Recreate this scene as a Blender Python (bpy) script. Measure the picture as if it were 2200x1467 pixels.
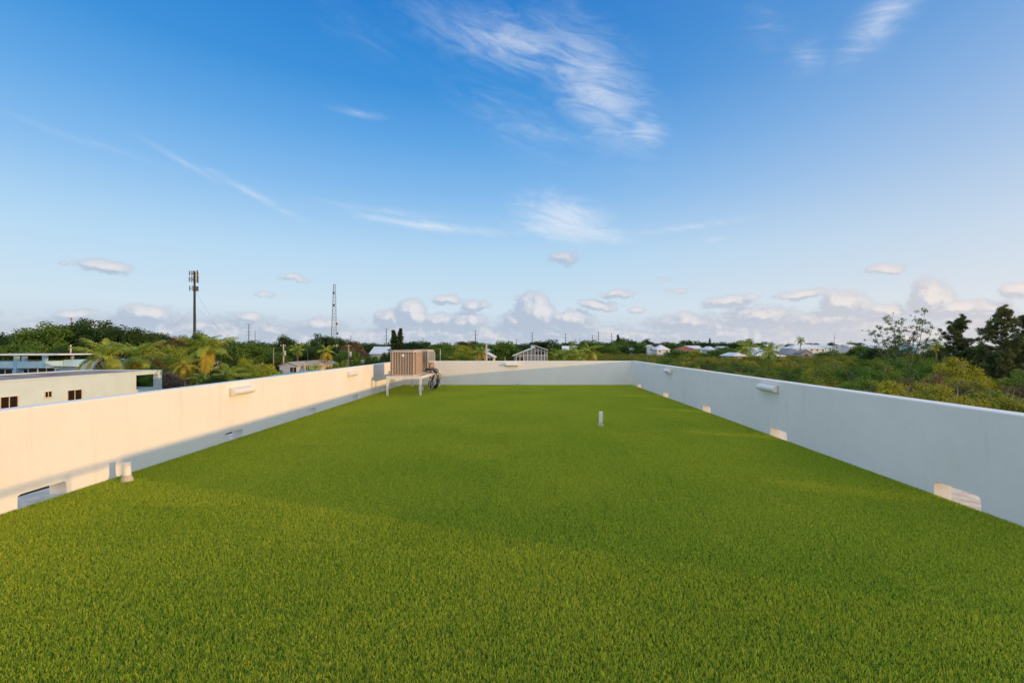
import bpy, bmesh, math, random
import numpy as np
from mathutils import Vector, Matrix, Euler

for o in list(bpy.data.objects):
    bpy.data.objects.remove(o)
scene = bpy.context.scene
COL = scene.collection
R = math.radians
random.seed(4)

# ------------------------------------------------------------------ camera
EYE = 1.70
cam_d = bpy.data.cameras.new('camera')
cam = bpy.data.objects.new('camera', cam_d)
COL.objects.link(cam)
cam_d.lens = 16.0
cam_d.sensor_width = 36.0
cam_d.clip_start = 0.05
cam_d.clip_end = 20000
cam.location = (0, 0, EYE)
cam.rotation_euler = (R(90), 0, 0)
cam_d.shift_x = -26 / 2200                 # the photograph is levelled and slightly off-centre
cam_d.shift_y = 9.5 / 2200
scene.camera = cam
FPX = 2200 * 16 / 36.0


def ray(px, py):
    return Vector(((px - 1126) / FPX, 1.0, -(py - 743) / FPX))


def P(px, py, Y):
    """the point on the ray through photo pixel (px, py) that is Y metres ahead"""
    d = ray(px, py)
    return Vector((0, 0, EYE)) + d * (Y / d.y)


def PX(px, py, X):
    d = ray(px, py)
    return Vector((0, 0, EYE)) + d * (X / d.x)


# ------------------------------------------------------------------ sky, sun, exposure
SUN_A, SUN_E = R(20.5), R(4.3)
SUN = Vector((math.cos(SUN_A) * math.cos(SUN_E), -math.sin(SUN_A) * math.cos(SUN_E), math.sin(SUN_E)))

scene.view_settings.view_transform = 'Standard'
scene.view_settings.look = 'None'
scene.view_settings.gamma = 1.0
scene.view_settings.use_curve_mapping = False
scene.view_settings.exposure = 2.12

sun_l = bpy.data.lights.new('sun', 'SUN')
sun_l.energy = .66
sun_l.angle = R(0.6)
sun_l.color = (1.0, 0.56, 0.19)
sun_o = bpy.data.objects.new('sun', sun_l)
COL.objects.link(sun_o)
sun_o.location = SUN * 60
sun_o.rotation_euler = SUN.to_track_quat('Z', 'Y').to_euler()

SKY_K, NIS_K = 1.70, 0.03
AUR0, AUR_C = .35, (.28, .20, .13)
SKY_RAMP = [(0.0, (.53, .60, .71)), (.05, (.62, .75, .86)), (.12, (.47, .69, .89)), (.20, (.235, .50, .85)),
            (.26, (.12, .385, .79)), (.32, (.045, .285, .71)), (.42, (.014, .20, .62)), (1.0, (.012, .17, .54))]
world = bpy.data.worlds.new('World')
scene.world = world
world.use_nodes = True
WT = world.node_tree


class NT:
    """small helper to write node trees"""
    def __init__(self, tree):
        self.t = tree

    def n(self, kind, **kw):
        nd = self.t.nodes.new(kind)
        for k, v in kw.items():
            setattr(nd, k, v)
        return nd

    def link(self, a, b):
        self.t.links.new(a, b)

    def put(self, sock, v):
        if hasattr(v, 'is_output') or isinstance(v, bpy.types.NodeSocket):
            self.link(v, sock)
        else:
            sock.default_value = v

    def math(self, op, a, b=0.0, c=None, clamp=False):
        nd = self.n('ShaderNodeMath', operation=op, use_clamp=clamp)
        self.put(nd.inputs[0], a)
        self.put(nd.inputs[1], b)
        if c is not None:
            self.put(nd.inputs[2], c)
        return nd.outputs[0]

    def smooth(self, x, a, b, lo=0.0, hi=1.0):
        nd = self.n('ShaderNodeMapRange', interpolation_type='SMOOTHSTEP')
        self.put(nd.inputs[0], x)
        nd.inputs[1].default_value = a
        nd.inputs[2].default_value = b
        nd.inputs[3].default_value = lo
        nd.inputs[4].default_value = hi
        return nd.outputs[0]

    def mix(self, f, a, b, blend='MIX'):
        nd = self.n('ShaderNodeMix', data_type='RGBA', blend_type=blend)
        self.put(nd.inputs[0], f)
        for s, v in ((nd.inputs[6], a), (nd.inputs[7], b)):
            if isinstance(v, tuple):
                v = (v[0], v[1], v[2], 1)
            self.put(s, v)
        return nd.outputs[2]

    def noise(self, vec, scale, detail=4.0, rough=0.55, dist=0.0, lac=2.0):
        nd = self.n('ShaderNodeTexNoise')
        if vec is not None:
            self.link(vec, nd.inputs['Vector'])
        nd.inputs['Scale'].default_value = scale
        nd.inputs['Detail'].default_value = detail
        nd.inputs['Roughness'].default_value = rough
        nd.inputs['Distortion'].default_value = dist
        nd.inputs['Lacunarity'].default_value = lac
        return nd.outputs[0]

    def ramp(self, x, stops, interp='LINEAR'):
        nd = self.n('ShaderNodeValToRGB')
        nd.color_ramp.interpolation = interp
        el = nd.color_ramp.elements
        while len(el) > 1:
            el.remove(el[-1])
        el[0].position = stops[0][0]
        el[0].color = (*stops[0][1], 1)
        for p_, c in stops[1:]:
            e = el.new(p_)
            e.color = (*c, 1)
        self.put(nd.inputs[0], x)
        return nd.outputs[0]

    def mapping(self, vec, loc, rz, sc, kind='TEXTURE'):
        nd = self.n('ShaderNodeMapping', vector_type=kind)
        self.link(vec, nd.inputs[0])
        nd.inputs[1].default_value = loc
        nd.inputs[2].default_value = (0, 0, rz)
        nd.inputs[3].default_value = sc
        return nd.outputs[0]

    def after(self, vec, prev):
        """vec unchanged, but evaluated after prev (keeps the shader's stack short)"""
        if prev is None:
            return vec
        nd = self.n('ShaderNodeVectorMath', operation='MULTIPLY_ADD')
        self.link(prev, nd.inputs[0])
        nd.inputs[1].default_value = (1e-9, 1e-9, 1e-9)
        self.link(vec, nd.inputs[2])
        return nd.outputs[0]

    def comb(self, x, y, z=0.0):
        nd = self.n('ShaderNodeCombineXYZ')
        self.put(nd.inputs[0], x)
        self.put(nd.inputs[1], y)
        self.put(nd.inputs[2], z)
        return nd.outputs[0]


def azel(px, py):
    d = ray(px, py).normalized()
    return math.atan2(d.x, d.y), math.asin(d.z)


# heaped clouds low over the horizon: pixel centre, half sizes, weight
CUMULUS = [(225, 572, 62, 17, .8), (632, 598, 36, 7, .75), (574, 630, 24, 7, .7), (960, 643, 36, 12, .85),
           (1018, 656, 30, 16, .85), (1213, 552, 42, 18, .62), (1325, 632, 44, 8, .75), (1455, 624, 26, 8, .6),
           (1900, 578, 48, 13, .75),
           (137, 567, 14, 6, .7), (885, 672, 34, 28, 1.2), (840, 690, 40, 24, .9), (1147, 672, 42, 44, 1.25),
           (1110, 690, 40, 24, .9), (1000, 690, 46, 24, .95), (940, 690, 40, 18, .8), (1225, 688, 48, 22, .95),
           (1285, 656, 46, 12, .85), (1368, 664, 20, 9, .8), (310, 676, 60, 22, 1.0), (170, 676, 50, 14, .85),
           (530, 684, 40, 10, .8), (690, 700, 50, 22, .8), (1560, 650, 58, 17, .85), (1610, 634, 26, 7, .7),
           (1720, 634, 70, 10, .8), (1812, 655, 52, 30, 1.0), (2000, 640, 46, 42, 1.15), (2055, 665, 70, 22, .9),
           (1900, 668, 70, 20, .8), (1640, 678, 90, 24, .85), (1470, 690, 80, 22, .8), (2190, 622, 36, 17, .9),
           (2130, 655, 60, 15, .7), (1780, 690, 110, 24, .8), (420, 700, 80, 16, .7), (1420, 600, 20, 5, .5)]
# high wispy clouds: centre, half length, half width, clockwise tilt in degrees, weight
CIRRUS = [(1110, 95, 380, 80, 8, .72), (1280, 190, 250, 120, 42, .85), (1385, 280, 80, 50, 25, .85), (1230, 160, 110, 60, 15, .8),
          (1130, 270, 280, 90, 20, .42), (1215, 470, 150, 62, 16, 1.0), (1225, 497, 170, 30, 8, 1.15), (1180, 440, 60, 50, 50, .6),
          (930, 486, 300, 17, 4, .80), (830, 455, 200, 15, 3, .55), (1480, 488, 170, 13, -3, .62), (545, 418, 175, 15, 23, .62),
          (400, 352, 130, 14, 22, .5), (200, 308, 300, 20, 7, .34), (772, 243, 90, 14, 2, .6), (1895, 40, 150, 64, -32, .75), (1735, 125, 70, 55, 30, .5),
          (1535, 515, 50, 12, 0, .5), (1650, 60, 130, 70, 40, .35), (760, 60, 260, 60, 20, .28)]


w = NT(WT)
tc = w.n('ShaderNodeTexCoord')
nrm = w.n('ShaderNodeVectorMath', operation='NORMALIZE')
w.link(tc.outputs['Generated'], nrm.inputs[0])
sp = w.n('ShaderNodeSeparateXYZ')
w.link(nrm.outputs[0], sp.inputs[0])
az = w.math('ARCTAN2', sp.outputs[0], sp.outputs[1])
el = w.math('ARCSINE', sp.outputs[2])
pol = w.comb(az, el)
sky = w.n('ShaderNodeTexSky', sky_type='NISHITA')
sky.sun_disc = False
sky.sun_elevation = SUN_E
sky.sun_rotation = math.atan2(SUN.x, SUN.y)
sky.altitude = 0
sky.air_density = 1.0
sky.dust_density = 0.5
sky.ozone_density = 2.5
# clear-sky colour by height over the horizon (daylight blue that pales downwards)
hgt = w.math('DIVIDE', el, math.pi / 2, clamp=True)
clear = w.ramp(hgt, SKY_RAMP)
dt = w.n('ShaderNodeVectorMath', operation='DOT_PRODUCT')
w.link(nrm.outputs[0], dt.inputs[0])
dt.inputs[1].default_value = SUN
near = w.smooth(dt.outputs['Value'], -.45, .95)
glow = w.mix(w.math('MULTIPLY', hgt, 2.7, clamp=True), (.92, .84, .80), (.20, .40, .72))
clear = w.mix(w.math('MULTIPLY', near, .70), clear, glow)
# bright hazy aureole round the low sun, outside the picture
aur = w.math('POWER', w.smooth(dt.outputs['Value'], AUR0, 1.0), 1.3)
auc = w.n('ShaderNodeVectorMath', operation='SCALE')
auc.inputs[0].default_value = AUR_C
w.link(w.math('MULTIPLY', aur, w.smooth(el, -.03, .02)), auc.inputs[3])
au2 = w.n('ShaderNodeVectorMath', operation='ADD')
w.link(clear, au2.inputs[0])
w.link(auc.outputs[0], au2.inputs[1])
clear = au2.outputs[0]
# the physical sky (its glow round the sun) is laid over it
nis = w.n('ShaderNodeVectorMath', operation='SCALE')
w.link(sky.outputs[0], nis.inputs[0])
nis.inputs[3].default_value = NIS_K / SKY_K
tot = w.n('ShaderNodeVectorMath', operation='ADD')
w.link(clear, tot.inputs[0])
w.link(nis.outputs[0], tot.inputs[1])
clear = tot.outputs[0]


def background(colr):
    sc = w.n('ShaderNodeVectorMath', operation='SCALE')
    w.link(colr, sc.inputs[0])
    sc.inputs[3].default_value = SKY_K
    bg = w.n('ShaderNodeBackground')
    w.link(sc.outputs[0], bg.inputs[0])
    bg.inputs[1].default_value = 0.13
    return bg.outputs[0]


def density(v, blobs):
    n1 = w.n('ShaderNodeTexNoise')
    w.link(v, n1.inputs['Vector'])
    n1.inputs['Scale'].default_value = 24
    n1.inputs['Detail'].default_value = 4
    wob = w.n('ShaderNodeVectorMath', operation='MULTIPLY_ADD')
    w.link(n1.outputs['Color'], wob.inputs[0])
    wob.inputs[1].default_value = (.046, .032, 0)
    w.link(v, wob.inputs[2])
    pw = w.n('ShaderNodeVectorMath', operation='SUBTRACT')
    w.link(wob.outputs[0], pw.inputs[0])
    pw.inputs[1].default_value = (.023, .016, 0)
    pw = pw.outputs[0]
    sep = w.n('ShaderNodeSeparateXYZ')
    w.link(pw, sep.inputs[0])
    # a broken bank that goes on round the whole horizon
    bank_n = w.noise(w.mapping(pw, (0, 0, 0), 0, (1, 2.0, 1), 'POINT'), 8.0, 4, .6)
    acc = w.math('MULTIPLY', w.smooth(sep.outputs[1], .082, .008), w.smooth(bank_n, .22, .62))
    acc = w.math('MULTIPLY', acc, .80)
    for (a, e, ra, re, wt) in blobs:
        gt = w.n('ShaderNodeTexGradient', gradient_type='SPHERICAL')
        w.link(w.mapping(w.after(pw, acc), (a, e, 0), 0, (ra, re, 1)), gt.inputs[0])
        acc = w.math('MAXIMUM', acc, w.math('MULTIPLY', gt.outputs[1], wt))
    fine = w.noise(w.after(v, acc), 75.0, 5, .62)
    return w.math('ADD', acc, w.math('MULTIPLY', w.math('SUBTRACT', fine, .5), .52))


def low_sky(blobs):
    d1 = density(pol, blobs)
    off = w.n('ShaderNodeVectorMath', operation='ADD')
    w.link(w.after(pol, d1), off.inputs[0])
    off.inputs[1].default_value = (.010, .011, 0)
    d2 = density(off.outputs[0], blobs)
    cm = w.smooth(d1, .13, .42)
    litf = w.math('MULTIPLY', w.smooth(w.math('SUBTRACT', d1, d2), -.04, .36), w.smooth(d1, .05, .85, .22, 1.0))
    shade_c = w.mix(near, (.44, .52, .66), (.68, .63, .66))
    lit_c = w.mix(near, (.84, .81, .82), (.98, .84, .76))
    cum = w.mix(litf, shade_c, lit_c)
    return background(w.mix(w.math('MULTIPLY', cm, w.smooth(el, .0, .05, .45, .76)), clear, cum))


def high_sky(blobs, behind=False):
    stn = w.mapping(w.mapping(pol, (0, 0, 0), R(-14), (1, 1, 1)), (0, 0, 0), 0, (5.5, 22.0, 1), 'POINT')
    fib = w.noise(stn, 1.6, 7, .62, 1.4)
    acc = None
    for (a, e, ra, re, tilt, wt) in blobs:
        gt = w.n('ShaderNodeTexGradient', gradient_type='SPHERICAL')
        w.link(w.mapping(w.after(pol, acc), (a, e, 0), tilt, (ra, re, 1)), gt.inputs[0])
        m_ = w.math('MULTIPLY', gt.outputs[1], wt)
        acc = m_ if acc is None else w.math('MAXIMUM', acc, m_)
    # unseen bright cloud, added overhead and behind the camera to lift the shade
    fill_veil = w.math('MAXIMUM', w.smooth(sp.outputs[1], .15, -.5), w.smooth(el, .66, 1.0))
    fill_veil = w.math('MULTIPLY', fill_veil, w.smooth(w.noise(pol, 2.4, 5, .62), .28, .62))
    out = clear
    if acc is not None:
        ci = w.math('MULTIPLY', w.smooth(acc, .0, .85), w.smooth(w.math('ADD', fib, w.math('MULTIPLY', acc, .40)), .38, 1.05))
        out = w.mix(w.math('MULTIPLY', ci, .60), clear, (.90, .93, .98))
    return background(w.mix(w.math('MULTIPLY', fill_veil, .9), out, w.mix(near, (1.24, 1.24, 1.22), (1.28, 1.22, 1.12))))


def choose(fac, a, b):
    mx = w.n('ShaderNodeMixShader')
    w.link(fac, mx.inputs[0])
    w.link(a, mx.inputs[1])
    w.link(b, mx.inputs[2])
    return mx.outputs[0]


def bands(lo, hi, n, build):
    """split an azimuth range so that each ray meets only the clouds near it"""
    if n == 1:
        return build(lo, hi)
    mid = lo + (hi - lo) * (n // 2) / n
    return choose(w.math('GREATER_THAN', az, mid), bands(lo, mid, n // 2, build), bands(mid, hi, n - n // 2, build))


CU, CI = [], []
for (cx, cy, rx, ry, wt) in CUMULUS:
    a, e = azel(cx, cy)
    CU.append((a, e, abs(azel(cx + rx, cy)[0] - a) * 1.45, abs(azel(cx, cy - ry)[1] - e) * 1.45, wt))
for (cx, cy, rx, ry, tilt, wt) in CIRRUS:
    a, e = azel(cx, cy)
    rr = 1.15 / FPX * math.cos(a) * math.cos(e)
    CI.append((a, e, rx * rr, ry * rr, R(-tilt), wt))
AZ0, AZ1, SPLIT = -1.0, 1.0, .205
lo_cell = lambda lo, hi: low_sky([c for c in CU if c[0] + c[2] + .06 > lo and c[0] - c[2] - .06 < hi])
hi_cell = lambda lo, hi: high_sky([c for c in CI if c[0] + max(c[2], c[3]) + .02 > lo and c[0] - max(c[2], c[3]) - .02 < hi])
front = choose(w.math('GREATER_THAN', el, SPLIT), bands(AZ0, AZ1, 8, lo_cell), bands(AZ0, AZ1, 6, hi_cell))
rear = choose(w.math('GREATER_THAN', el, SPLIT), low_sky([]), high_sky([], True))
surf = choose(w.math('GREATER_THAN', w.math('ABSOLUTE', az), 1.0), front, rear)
surf = choose(w.math('LESS_THAN', el, -.02), surf, background(clear))
for nd in list(WT.nodes):
    if nd.name == 'Background':
        WT.nodes.remove(nd)
        break
w.link(surf, WT.nodes['World Output'].inputs[0])

# ------------------------------------------------------------------ materials
MATS = {}


def mat(name, col, rough=.7, var=.10, vscale=3.0, bump=0.0, bscale=60.0, spec=.3, metal=0.0, stain=None, waves=None, streak=0.0):
    m = bpy.data.materials.new(name)
    m.use_nodes = True
    t = NT(m.node_tree)
    b = m.node_tree.nodes['Principled BSDF']
    b.inputs['Roughness'].default_value = rough
    b.inputs['Specular IOR Level'].default_value = spec
    b.inputs['Metallic'].default_value = metal
    gc = t.n('ShaderNodeTexCoord').outputs['Object']
    nz = t.noise(gc, vscale, 6, .6)
    lo = tuple(c * (1 - var) for c in col)
    hi = tuple(min(1, c * (1 + var)) for c in col)
    c = t.mix(t.smooth(nz, .3, .7), lo, hi)
    if stain:
        s2 = t.noise(t.mapping(gc, (0, 0, 0), 0, (1.0, 1.0, 4.0)), stain[1], 5, .65, .4)
        c = t.mix(t.math('MULTIPLY', t.smooth(s2, .56, .78), stain[2]), c, stain[0])
    if streak:
        s3 = t.noise(t.mapping(gc, (0, 0, 0), 0, (1.0, 1.0, 14.0)), 7.0, 4, .6)
        c = t.mix(t.math('MULTIPLY', t.smooth(s3, .55, .80), streak), c, tuple(q_ * .72 for q_ in col))
        sp_ = t.noise(gc, 26.0, 3, .7)
        c = t.mix(t.math('MULTIPLY', t.smooth(sp_, .70, .78), streak), c, tuple(q_ * .6 for q_ in col))
    t.link(c, b.inputs['Base Color'])
    if bump:
        bn = t.n('ShaderNodeBump')
        bn.inputs['Strength'].default_value = bump
        bn.inputs['Distance'].default_value = .02
        h = t.math('ADD', t.noise(gc, bscale, 4, .6), t.math('MULTIPLY', t.noise(gc, bscale * .06, 3, .5), 2.0))
        if waves:
            wv = t.n('ShaderNodeTexWave', bands_direction=waves[0])
            t.link(gc, wv.inputs[0])
            wv.inputs['Scale'].default_value = waves[1]
            h = t.math('ADD', h, t.math('MULTIPLY', wv.outputs[1], 1.5))
        t.link(h, bn.inputs['Height'])
        t.link(bn.outputs[0], b.inputs['Normal'])
    MATS[name] = m
    return m


def leaf_mat(name, cols, rough=.55, transl=.35, patch=.5, pscale=.25):
    """cols: list of leaf colours; each leaf takes one, patches of the crown lean to one end of the list"""
    m = bpy.data.materials.new(name)
    m.use_nodes = True
    t = NT(m.node_tree)
    b = m.node_tree.nodes['Principled BSDF']
    b.inputs['Roughness'].default_value = rough
    b.inputs['Specular IOR Level'].default_value = .25
    geo = t.n('ShaderNodeNewGeometry')
    oi = t.n('ShaderNodeObjectInfo')
    nz = t.noise(geo.outputs['Position'], pscale, 3, .5)
    f = t.math('ADD', t.math('MULTIPLY', geo.outputs['Random Per Island'], 1 - patch),
               t.math('MULTIPLY', t.smooth(nz, .3, .7), patch * .6))
    f = t.math('ADD', f, t.math('MULTIPLY', oi.outputs['Random'], patch * .4))
    k = len(cols)
    c = t.ramp(f, [(i / max(1, k - 1) * .8 + .1, cc) for i, cc in enumerate(cols)])
    t.link(c, b.inputs['Base Color'])
    tr = t.n('ShaderNodeBsdfTranslucent')
    t.link(c, tr.inputs[0])
    mx = t.n('ShaderNodeMixShader')
    mx.inputs[0].default_value = transl
    t.link(b.outputs[0], mx.inputs[1])
    t.link(tr.outputs[0], mx.inputs[2])
    out = m.node_tree.nodes['Material Output']
    t.link(mx.outputs[0], out.inputs[0])
    MATS[name] = m
    return m


def glass_mat(name, col, rough=.08):
    m = bpy.data.materials.new(name)
    m.use_nodes = True
    b = m.node_tree.nodes['Principled BSDF']
    b.inputs['Base Color'].default_value = (*col, 1)
    b.inputs['Roughness'].default_value = rough
    b.inputs['Specular IOR Level'].default_value = .6
    MATS[name] = m
    return m


STUCCO = mat('white_stucco', (.85, .845, .83), .85, .025, .9, .28, 90, .2, stain=((.66, .64, .60), .8, .45), streak=.28)
STUCCO2 = mat('rough_plaster', (.76, .72, .66), .9, .12, 6, .7, 40, .15)
LEDGE = mat('ledge_dirty_white', (.62, .58, .52), .9, .22, 5, .6, 40, .15, stain=((.36, .31, .26), 6, .7))
DECK = mat('turf_backing', (.03, .06, .010), .9, .2, 20)
PVC = mat('white_pvc', (.82, .80, .76), .45, .04, 8, .05, 50, .4, stain=((.55, .5, .42), 5, .4))
FLASH = mat('lead_flashing', (.50, .45, .40), .6, .15, 14, .2, 60)
LAMP = mat('lamp_cover_plastic', (.80, .79, .76), .4, .03, 6, 0, 50, .4)
LAMPB = mat('lamp_base_cream', (.62, .55, .45), .55, .08, 8)
STANDW = mat('stand_white_paint', (.78, .76, .74), .5, .06, 9, .1, 80, .35, stain=((.45, .36, .28), 6, .35))
ACTAN = mat('condenser_tan', (.58, .45, .36), .5, .05, 9, 0, 50, .35)
ACDARK = mat('condenser_coil_brown', (.19, .14, .11), .6, .1, 20)
ACTOP = mat('condenser_cap_grey', (.50, .46, .41), .5, .05, 9)
BADGE = mat('badge_white', (.85, .85, .85), .35, .01)
RUBBER = mat('black_insulation', (.035, .033, .032), .75, .25, 30, .3, 90)
CONDUIT = mat('grey_conduit', (.42, .40, .38), .5, .1, 20)
TAPE = mat('white_tape', (.8, .8, .8), .5, .03)
GROUND = mat('soil_and_litter', (.060, .055, .030), .95, .5, .35, .5, 8, .1)
BARK = mat('grey_bark', (.20, .165, .125), .9, .25, 6, .6, 30, .1)
TWIG = mat('pale_twig', (.30, .25, .20), .9, .25, 6, .3, 30, .1)
PALMB = mat('palm_bark', (.30, .23, .16), .9, .25, 5, .6, 20, .1)
WOODP = mat('weathered_pole', (.34, .29, .23), .9, .15, 6, .3, 30, .1)
CONCP = mat('concrete_pole', (.58, .55, .50), .85, .08, 4, .2, 30, .1)
STEELP = mat('dark_steel_pole', (.10, .105, .11), .6, .1, 4)
TOWERD = mat('tower_dark_green', (.035, .05, .045), .6, .2, .8)
GALV = mat('galvanised_steel', (.34, .36, .40), .5, .1, 3, 0, 50, .4, .3)
ANTW = mat('antenna_grey', (.42, .44, .46), .5, .1, 3)
DISHM = mat('dish_dark', (.10, .12, .15), .5, .1, 3)
PALEG = mat('pale_green_stucco', (.62, .77, .82), .85, .04, .5, .25, 40, .15, stain=((.58, .72, .77), .6, .3))
ROOFBR = mat('brown_roof_membrane', (.33, .26, .24), .9, .35, .35, .3, 10, .1, stain=((.55, .52, .50), .4, .8))
COPING = mat('grey_roof_coping', (.55, .54, .53), .8, .08, 1)
BLUEST = mat('light_blue_stucco', (.46, .68, .80), .85, .05, .5, .2, 30, .15)
BLUEDK = mat('mid_blue_paint', (.34, .58, .78), .8, .05, .6)
WHITEP = mat('white_paint', (.78, .78, .76), .7, .04, .8, .1, 20)
BLUEWH = mat('bluish_white_metal_roof', (.62, .70, .76), .45, .05, .5, .5, 4, .4, .0, waves=('X', 1.2))
WHITER = mat('white_metal_roof', (.76, .78, .79), .45, .04, .5, .5, 4, .4, .0, waves=('X', 1.2))
GREYR = mat('grey_shingle_roof', (.24, .26, .30), .85, .15, 1.2, .5, 8, .1)
TANR = mat('tan_shingle_roof', (.42, .37, .32), .9, .2, 1.2, .5, 8, .1)
BROWNR = mat('brown_shingle_roof', (.25, .16, .12), .9, .2, 1.5, .5, 8, .1)
REDR = mat('red_roof', (.30, .13, .09), .8, .15, 1, .4, 8, .15)
GREENR = mat('green_metal_roof', (.12, .38, .26), .5, .08, 1, .3, 4, .4)
ORANGEW = mat('orange_wall', (.62, .40, .24), .8, .06, 1)
PINKW = mat('pink_wall', (.62, .44, .38), .8, .06, 1)
CREAMW = mat('cream_wall', (.70, .62, .48), .8, .06, 1)
LILACW = mat('pale_blue_grey_siding', (.52, .56, .64), .8, .05, 1, .4, 4, .2, waves=('Z', 2.5))
GREYW = mat('grey_wall', (.45, .46, .48), .8, .06, 1)
PALEB = mat('pale_blue_wall', (.55, .70, .78), .8, .05, 1)
GLASS = glass_mat('dark_window_glass', (.035, .045, .055))
BROWNG = glass_mat('bronze_window_glass', (.028, .018, .015), .12)
SCREEN = mat('grey_screen_mesh', (.24, .28, .32), .6, .08, 2)

L_DARK = leaf_mat('leaves_dark_green', [(0.027, 0.066, 0.017), (0.053, 0.109, 0.022), (0.099, 0.153, 0.028)], patch=.5)
L_MID = leaf_mat('leaves_mid_green', [(0.058, 0.144, 0.023), (0.119, 0.220, 0.031), (0.208, 0.287, 0.041)], patch=.5)
L_YEL = leaf_mat('leaves_yellow_green', [(0.122, 0.225, 0.025), (0.267, 0.361, 0.038), (0.506, 0.473, 0.053)], patch=.55)
L_BROWN = leaf_mat('leaves_olive_brown', [(0.081, 0.093, 0.029), (0.162, 0.137, 0.050), (0.269, 0.162, 0.081)], patch=.5)
L_DRY = leaf_mat('leaves_dry_grey', [(0.131, 0.114, 0.088), (0.228, 0.184, 0.149), (0.298, 0.236, 0.193)], patch=.4)
L_RED = leaf_mat('leaves_reddish', [(0.140, 0.105, 0.052), (0.263, 0.131, 0.088), (0.333, 0.193, 0.140)], patch=.4)
L_MANG = leaf_mat('leaves_mangrove', [(0.090, 0.169, 0.024), (0.167, 0.241, 0.031), (0.308, 0.326, 0.037), (0.510, 0.412, 0.046)], patch=.6, pscale=.22)
L_MANG2 = leaf_mat('leaves_mangrove_yellow', [(0.128, 0.190, 0.020), (0.280, 0.305, 0.029), (0.510, 0.464, 0.039), (0.510, 0.504, 0.048)], patch=.5, pscale=.3)
L_MANG3 = leaf_mat('leaves_mangrove_green', [(0.050, 0.139, 0.028), (0.114, 0.220, 0.033), (0.215, 0.301, 0.037)], patch=.5, pscale=.25)
L_PINE = leaf_mat('needles_dark', [(0.062, 0.101, 0.036), (0.113, 0.155, 0.046), (0.227, 0.214, 0.071)], transl=.2, patch=.4)
L_PALM = leaf_mat('palm_frond_green', [(0.170, 0.289, 0.047), (0.362, 0.443, 0.059), (0.600, 0.600, 0.097)], patch=.5, pscale=.4)
L_PALMY = leaf_mat('palm_frond_yellow', [(0.280, 0.263, 0.035), (0.500, 0.420, 0.052), (0.500, 0.420, 0.070)], patch=.5, pscale=.4)
L_FAR = leaf_mat('far_wood_leaves', [(0.042, 0.085, 0.030), (0.076, 0.124, 0.038), (0.130, 0.171, 0.050)], patch=.7, pscale=.03)
L_FARM = leaf_mat('far_mangrove_leaves', [(0.084, 0.141, 0.023), (0.190, 0.222, 0.031), (0.358, 0.302, 0.042)], patch=.7, pscale=.06)
L_TURF = leaf_mat('turf_fibres_green', [(.060, .18, .018), (.165, .335, .024), (.34, .49, .034)], rough=.45, transl=.3, patch=.2, pscale=.5)
L_TURF2 = leaf_mat('turf_fibres_lime', [(.30, .47, .028), (.53, .64, .040), (.90, .78, .08)], rough=.45, transl=.35, patch=.2, pscale=.5)



# ------------------------------------------------------------------ mesh helpers
class MB:
    def __init__(self):
        self.v, self.loops, self.cnt, self.n = [], [], [], 0

    def add(self, v, faces):
        v = np.asarray(v, dtype=np.float64).reshape(-1, 3)
        if isinstance(faces, np.ndarray):
            self.loops.append((faces + self.n).ravel())
            self.cnt.append(np.full(len(faces), faces.shape[1]))
        else:
            for f in faces:
                self.loops.append(np.asarray(f) + self.n)
                self.cnt.append(np.array([len(f)]))
        self.v.append(v)
        self.n += len(v)
        return self

    def box(self, x0, x1, y0, y1, z0, z1, M=None):
        v = [(x, y, z) for z in (z0, z1) for y in (y0, y1) for x in (x0, x1)]
        if M is not None:
            v = [M @ Vector(q) for q in v]
        f = [(0, 2, 3, 1), (4, 5, 7, 6), (0, 1, 5, 4), (2, 6, 7, 3), (0, 4, 6, 2), (1, 3, 7, 5)]
        return self.add([tuple(q) for q in v], f)

    def tube(self, pts, rad, sides=6, caps=True):
        pts = [Vector(q) for q in pts]
        if not hasattr(rad, '__len__'):
            rad = [rad] * len(pts)
        ring = []
        up = Vector((.137, .291, .947)).normalized()
        for i, q in enumerate(pts):
            t = (pts[min(i + 1, len(pts) - 1)] - pts[max(i - 1, 0)]).normalized()
            a = t.cross(up)
            if a.length < .05:
                a = t.cross(Vector((1, 0, 0)))
            a.normalize()
            b = t.cross(a)
            for k in range(sides):
                an = 2 * math.pi * k / sides
                ring.append(q + (a * math.cos(an) + b * math.sin(an)) * rad[i])
        f = []
        for i in range(len(pts) - 1):
            for k in range(sides):
                k2 = (k + 1) % sides
                f.append((i * sides + k, (i + 1) * sides + k, (i + 1) * sides + k2, i * sides + k2))
        if caps:
            f.append(tuple(range(sides)))
            f.append(tuple(range((len(pts) - 1) * sides, len(pts) * sides))[::-1])
        return self.add([tuple(q) for q in ring], f)

    def poly(self, pts, faces):
        return self.add(pts, faces)

    def mesh(self, name, m, smooth=False):
        me = bpy.data.meshes.new(name)
        v = np.concatenate(self.v)
        lp = np.concatenate(self.loops).astype(np.int32)
        ct = np.concatenate(self.cnt).astype(np.int32)
        me.vertices.add(len(v))
        me.vertices.foreach_set('co', v.ravel())
        me.loops.add(len(lp))
        me.loops.foreach_set('vertex_index', lp)
        me.polygons.add(len(ct))
        st = np.concatenate(([0], np.cumsum(ct)[:-1])).astype(np.int32)
        me.polygons.foreach_set('loop_start', st)
        me.polygons.foreach_set('loop_total', ct)
        me.polygons.foreach_set('use_smooth', np.full(len(ct), bool(smooth)))
        me.materials.append(m)
        me.update(calc_edges=True)
        me.validate()
        return me

    def build(self, name, m, parent=None, smooth=False):
        return link(name, self.mesh(name, m, smooth), parent)


def link(name, data, parent=None):
    o = bpy.data.objects.new(name, data)
    COL.objects.link(o)
    if parent is not None:
        o.parent = parent
    return o


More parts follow.
